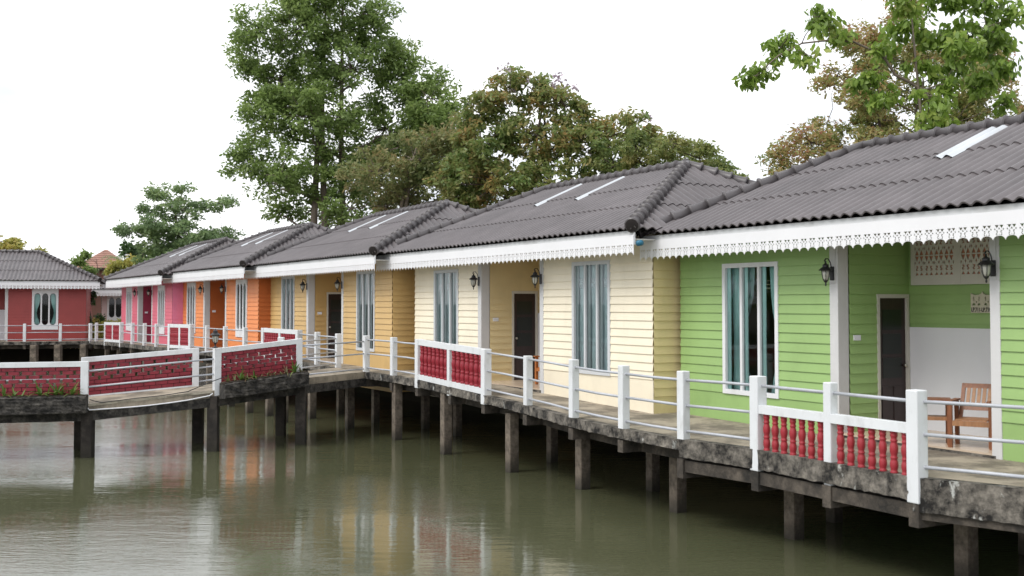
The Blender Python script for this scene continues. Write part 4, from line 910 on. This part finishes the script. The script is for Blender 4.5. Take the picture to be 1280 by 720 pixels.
tree('broadleaf_tree', 'bright green broad leaved tree whose branch reaches left over the green roof', X(1168, 25.5), [(945,93,14,7),(962,78,18,14),(985,52,24,20),(1000,75,16,16),(1012,28,16,14),(1040,20,24,16),(1050,45,20,12),(1088,92,20,16),(1066,100,12,9),(1105,118,20,12),(1125,10,24,14),(1160,25,34,20),(1200,35,34,22),(1240,30,34,24),(1270,45,20,30),(1185,68,30,16),(1160,82,22,14),(1170,138,22,26),(1150,160,18,14),(1192,150,24,12),(1222,105,22,20),(1240,88,16,16),(1180,100,14,18),(1272,122,10,12),(1090,-12,24,14),(1135,-18,30,14),(1190,-15,34,16),(1245,-12,34,16),(1130,48,18,12),(1100,62,12,9),(1215,72,20,12),(1145,128,14,14),(1280,12,20,16),(1090,128,14,8)],
     25.5, G5, BARK, .085, [X(1168,25.5)[:2]], size=.19, per=22, crad=.26, droop=1.3, twig=.008, asp=.45, depthk=.8, dens=1.35, main=[(1169,135),(1158,112),(1138,100),(1122,92),(1110,72),(1092,60),(1070,50),(1040,48),(1005,52),(975,68),(950,90)])
tree('spreading_tree', 'layered blue green tree beyond the orange and pink roofs at the left', X(232, 84), [(205,243,22,11),(232,238,12,7),(225,262,34,14),(268,252,22,10),(180,262,12,5),(172,288,24,10),(200,282,30,12),(232,292,44,16),(275,290,24,12),(200,308,30,12),(255,305,38,12),(190,326,20,9),(228,322,40,14),(150,287,8,4)],
     84, G6, BARKD, .28, size=.25, per=88, crad=.60, droop=.3)
tree('yellow_green_tree', 'pale yellow green tree above the brick red cottage roof at the left edge', X(5, 82), [(0,305,26,14),(22,312,18,12),(-10,320,30,12),(45,316,7,6)], 82, G3, BARKD, .15, size=.28, per=70, crad=.45)
tree('dark_bush_tree', 'dark leafy tree filling the gap right of the brick red cottage', X(115, 63.5), [(111,372,3,8),(114,385,4,8),(111,395,3,8),(114,400,4,6),(113,366,3,5)], 63.5, G7, BARKD, .10, size=.16, per=70, crad=.28, depthk=1.6)
tree('feathery_tree', 'feathery light green tree in front of the brown roof', X(128, 112), [(102,328,6,6),(110,320,5,4),(108,336,6,5),(158,333,6,5)], 112, G1, BARKD, .12, size=.4, per=60, crad=.6)
tree('roadside_bush', 'yellowish green bush just behind the pale pink cottage roof', X(158, 90), [(150,335,16,9),(165,330,12,8),(140,342,10,8),(172,338,14,9)], 90, G3, BARKD, .12, size=.3, per=70, crad=.5)
tree('filler_tree', 'dense dark tree low behind the pink cottage roof', X(190, 96), [(175,318,16,12),(195,330,20,12),(160,310,8,7)], 96, G7, BARKD, .2, size=.4, per=70, crad=.7)
def palm(base, h, label):
    root = empty('palm_tree', base); tag(root, label, 'tree'); t = MB(); t.tube([(0,0,-.3),(.1,0,h*.5),(0,0,h)], [.2,.15,.12], 8); t.build('trunk', BARK, root, smooth=True)
    f2 = MB()
    for k in range(13):
        a = k*2.4; el = random.uniform(.1, 1.2); prev = None
        for i in range(12):
            s_ = i/11; p = Vector((math.cos(a)*2.6*s_*math.cos(el*.6), math.sin(a)*2.6*s_*math.cos(el*.6), h+2.6*s_*math.sin(el)-1.9*s_*s_))
            sd = Vector((-math.sin(a), math.cos(a), 0)); L_ = .55*(1-abs(s_-.4)*1.1)
            for sg in (-1, 1):
                q = p+sd*sg*L_+Vector((0,0,-.28)); f2.add([p, p+Vector((0,0,.06)), q], [(0,1,2)]); f2.add([p, p+(p-Vector((0,0,h))).normalized()*.09, q], [(0,1,2)])
    f2.build('crown', G6, root)
palm(X(152, 118), 6.6, 'small palm standing beside the brown roof')
# ferny ground cover in the gap at the left
v, N = leaves([(random.uniform(-25.5, -19.5), random.uniform(62.5, 66), random.uniform(-.3, .9)) for _ in range(160)], [.45]*160, 45, .22, .2); o = leaf_obj('undergrowth', v, N, G3, None); tag(o, 'yellow green undergrowth behind the railing between the red and pink cottages', 'undergrowth', kind='stuff')
# unseen trees added on the opposite bank to darken the window reflections
for k, (x, y) in enumerate([(-66, 12), (-66, 26), (-67, 42), (-52, -30), (-66, -6)]):
    px = 640+x/30*F
    root = empty('added_bank_tree', (x, y, -.3)); tag(root, 'unseen leafy tree added on the opposite bank for the window reflections', 'tree', 'unseen trees added for the window reflections')
    t = MB(); t.tube([(0,0,-.3),(.2,0,4),(0,.2,8)], [.3,.22,.1], 7); t.build('trunk', BARKD, root, smooth=True)
    cc = [(random.gauss(0,3), random.gauss(0,3.4), 1.5+abs(random.gauss(4.2,2.6))) for _ in range(70)]; v, N = leaves(cc, [1.4]*70, 70, .7, .3); leaf_obj('crown', v, N, G1, root)
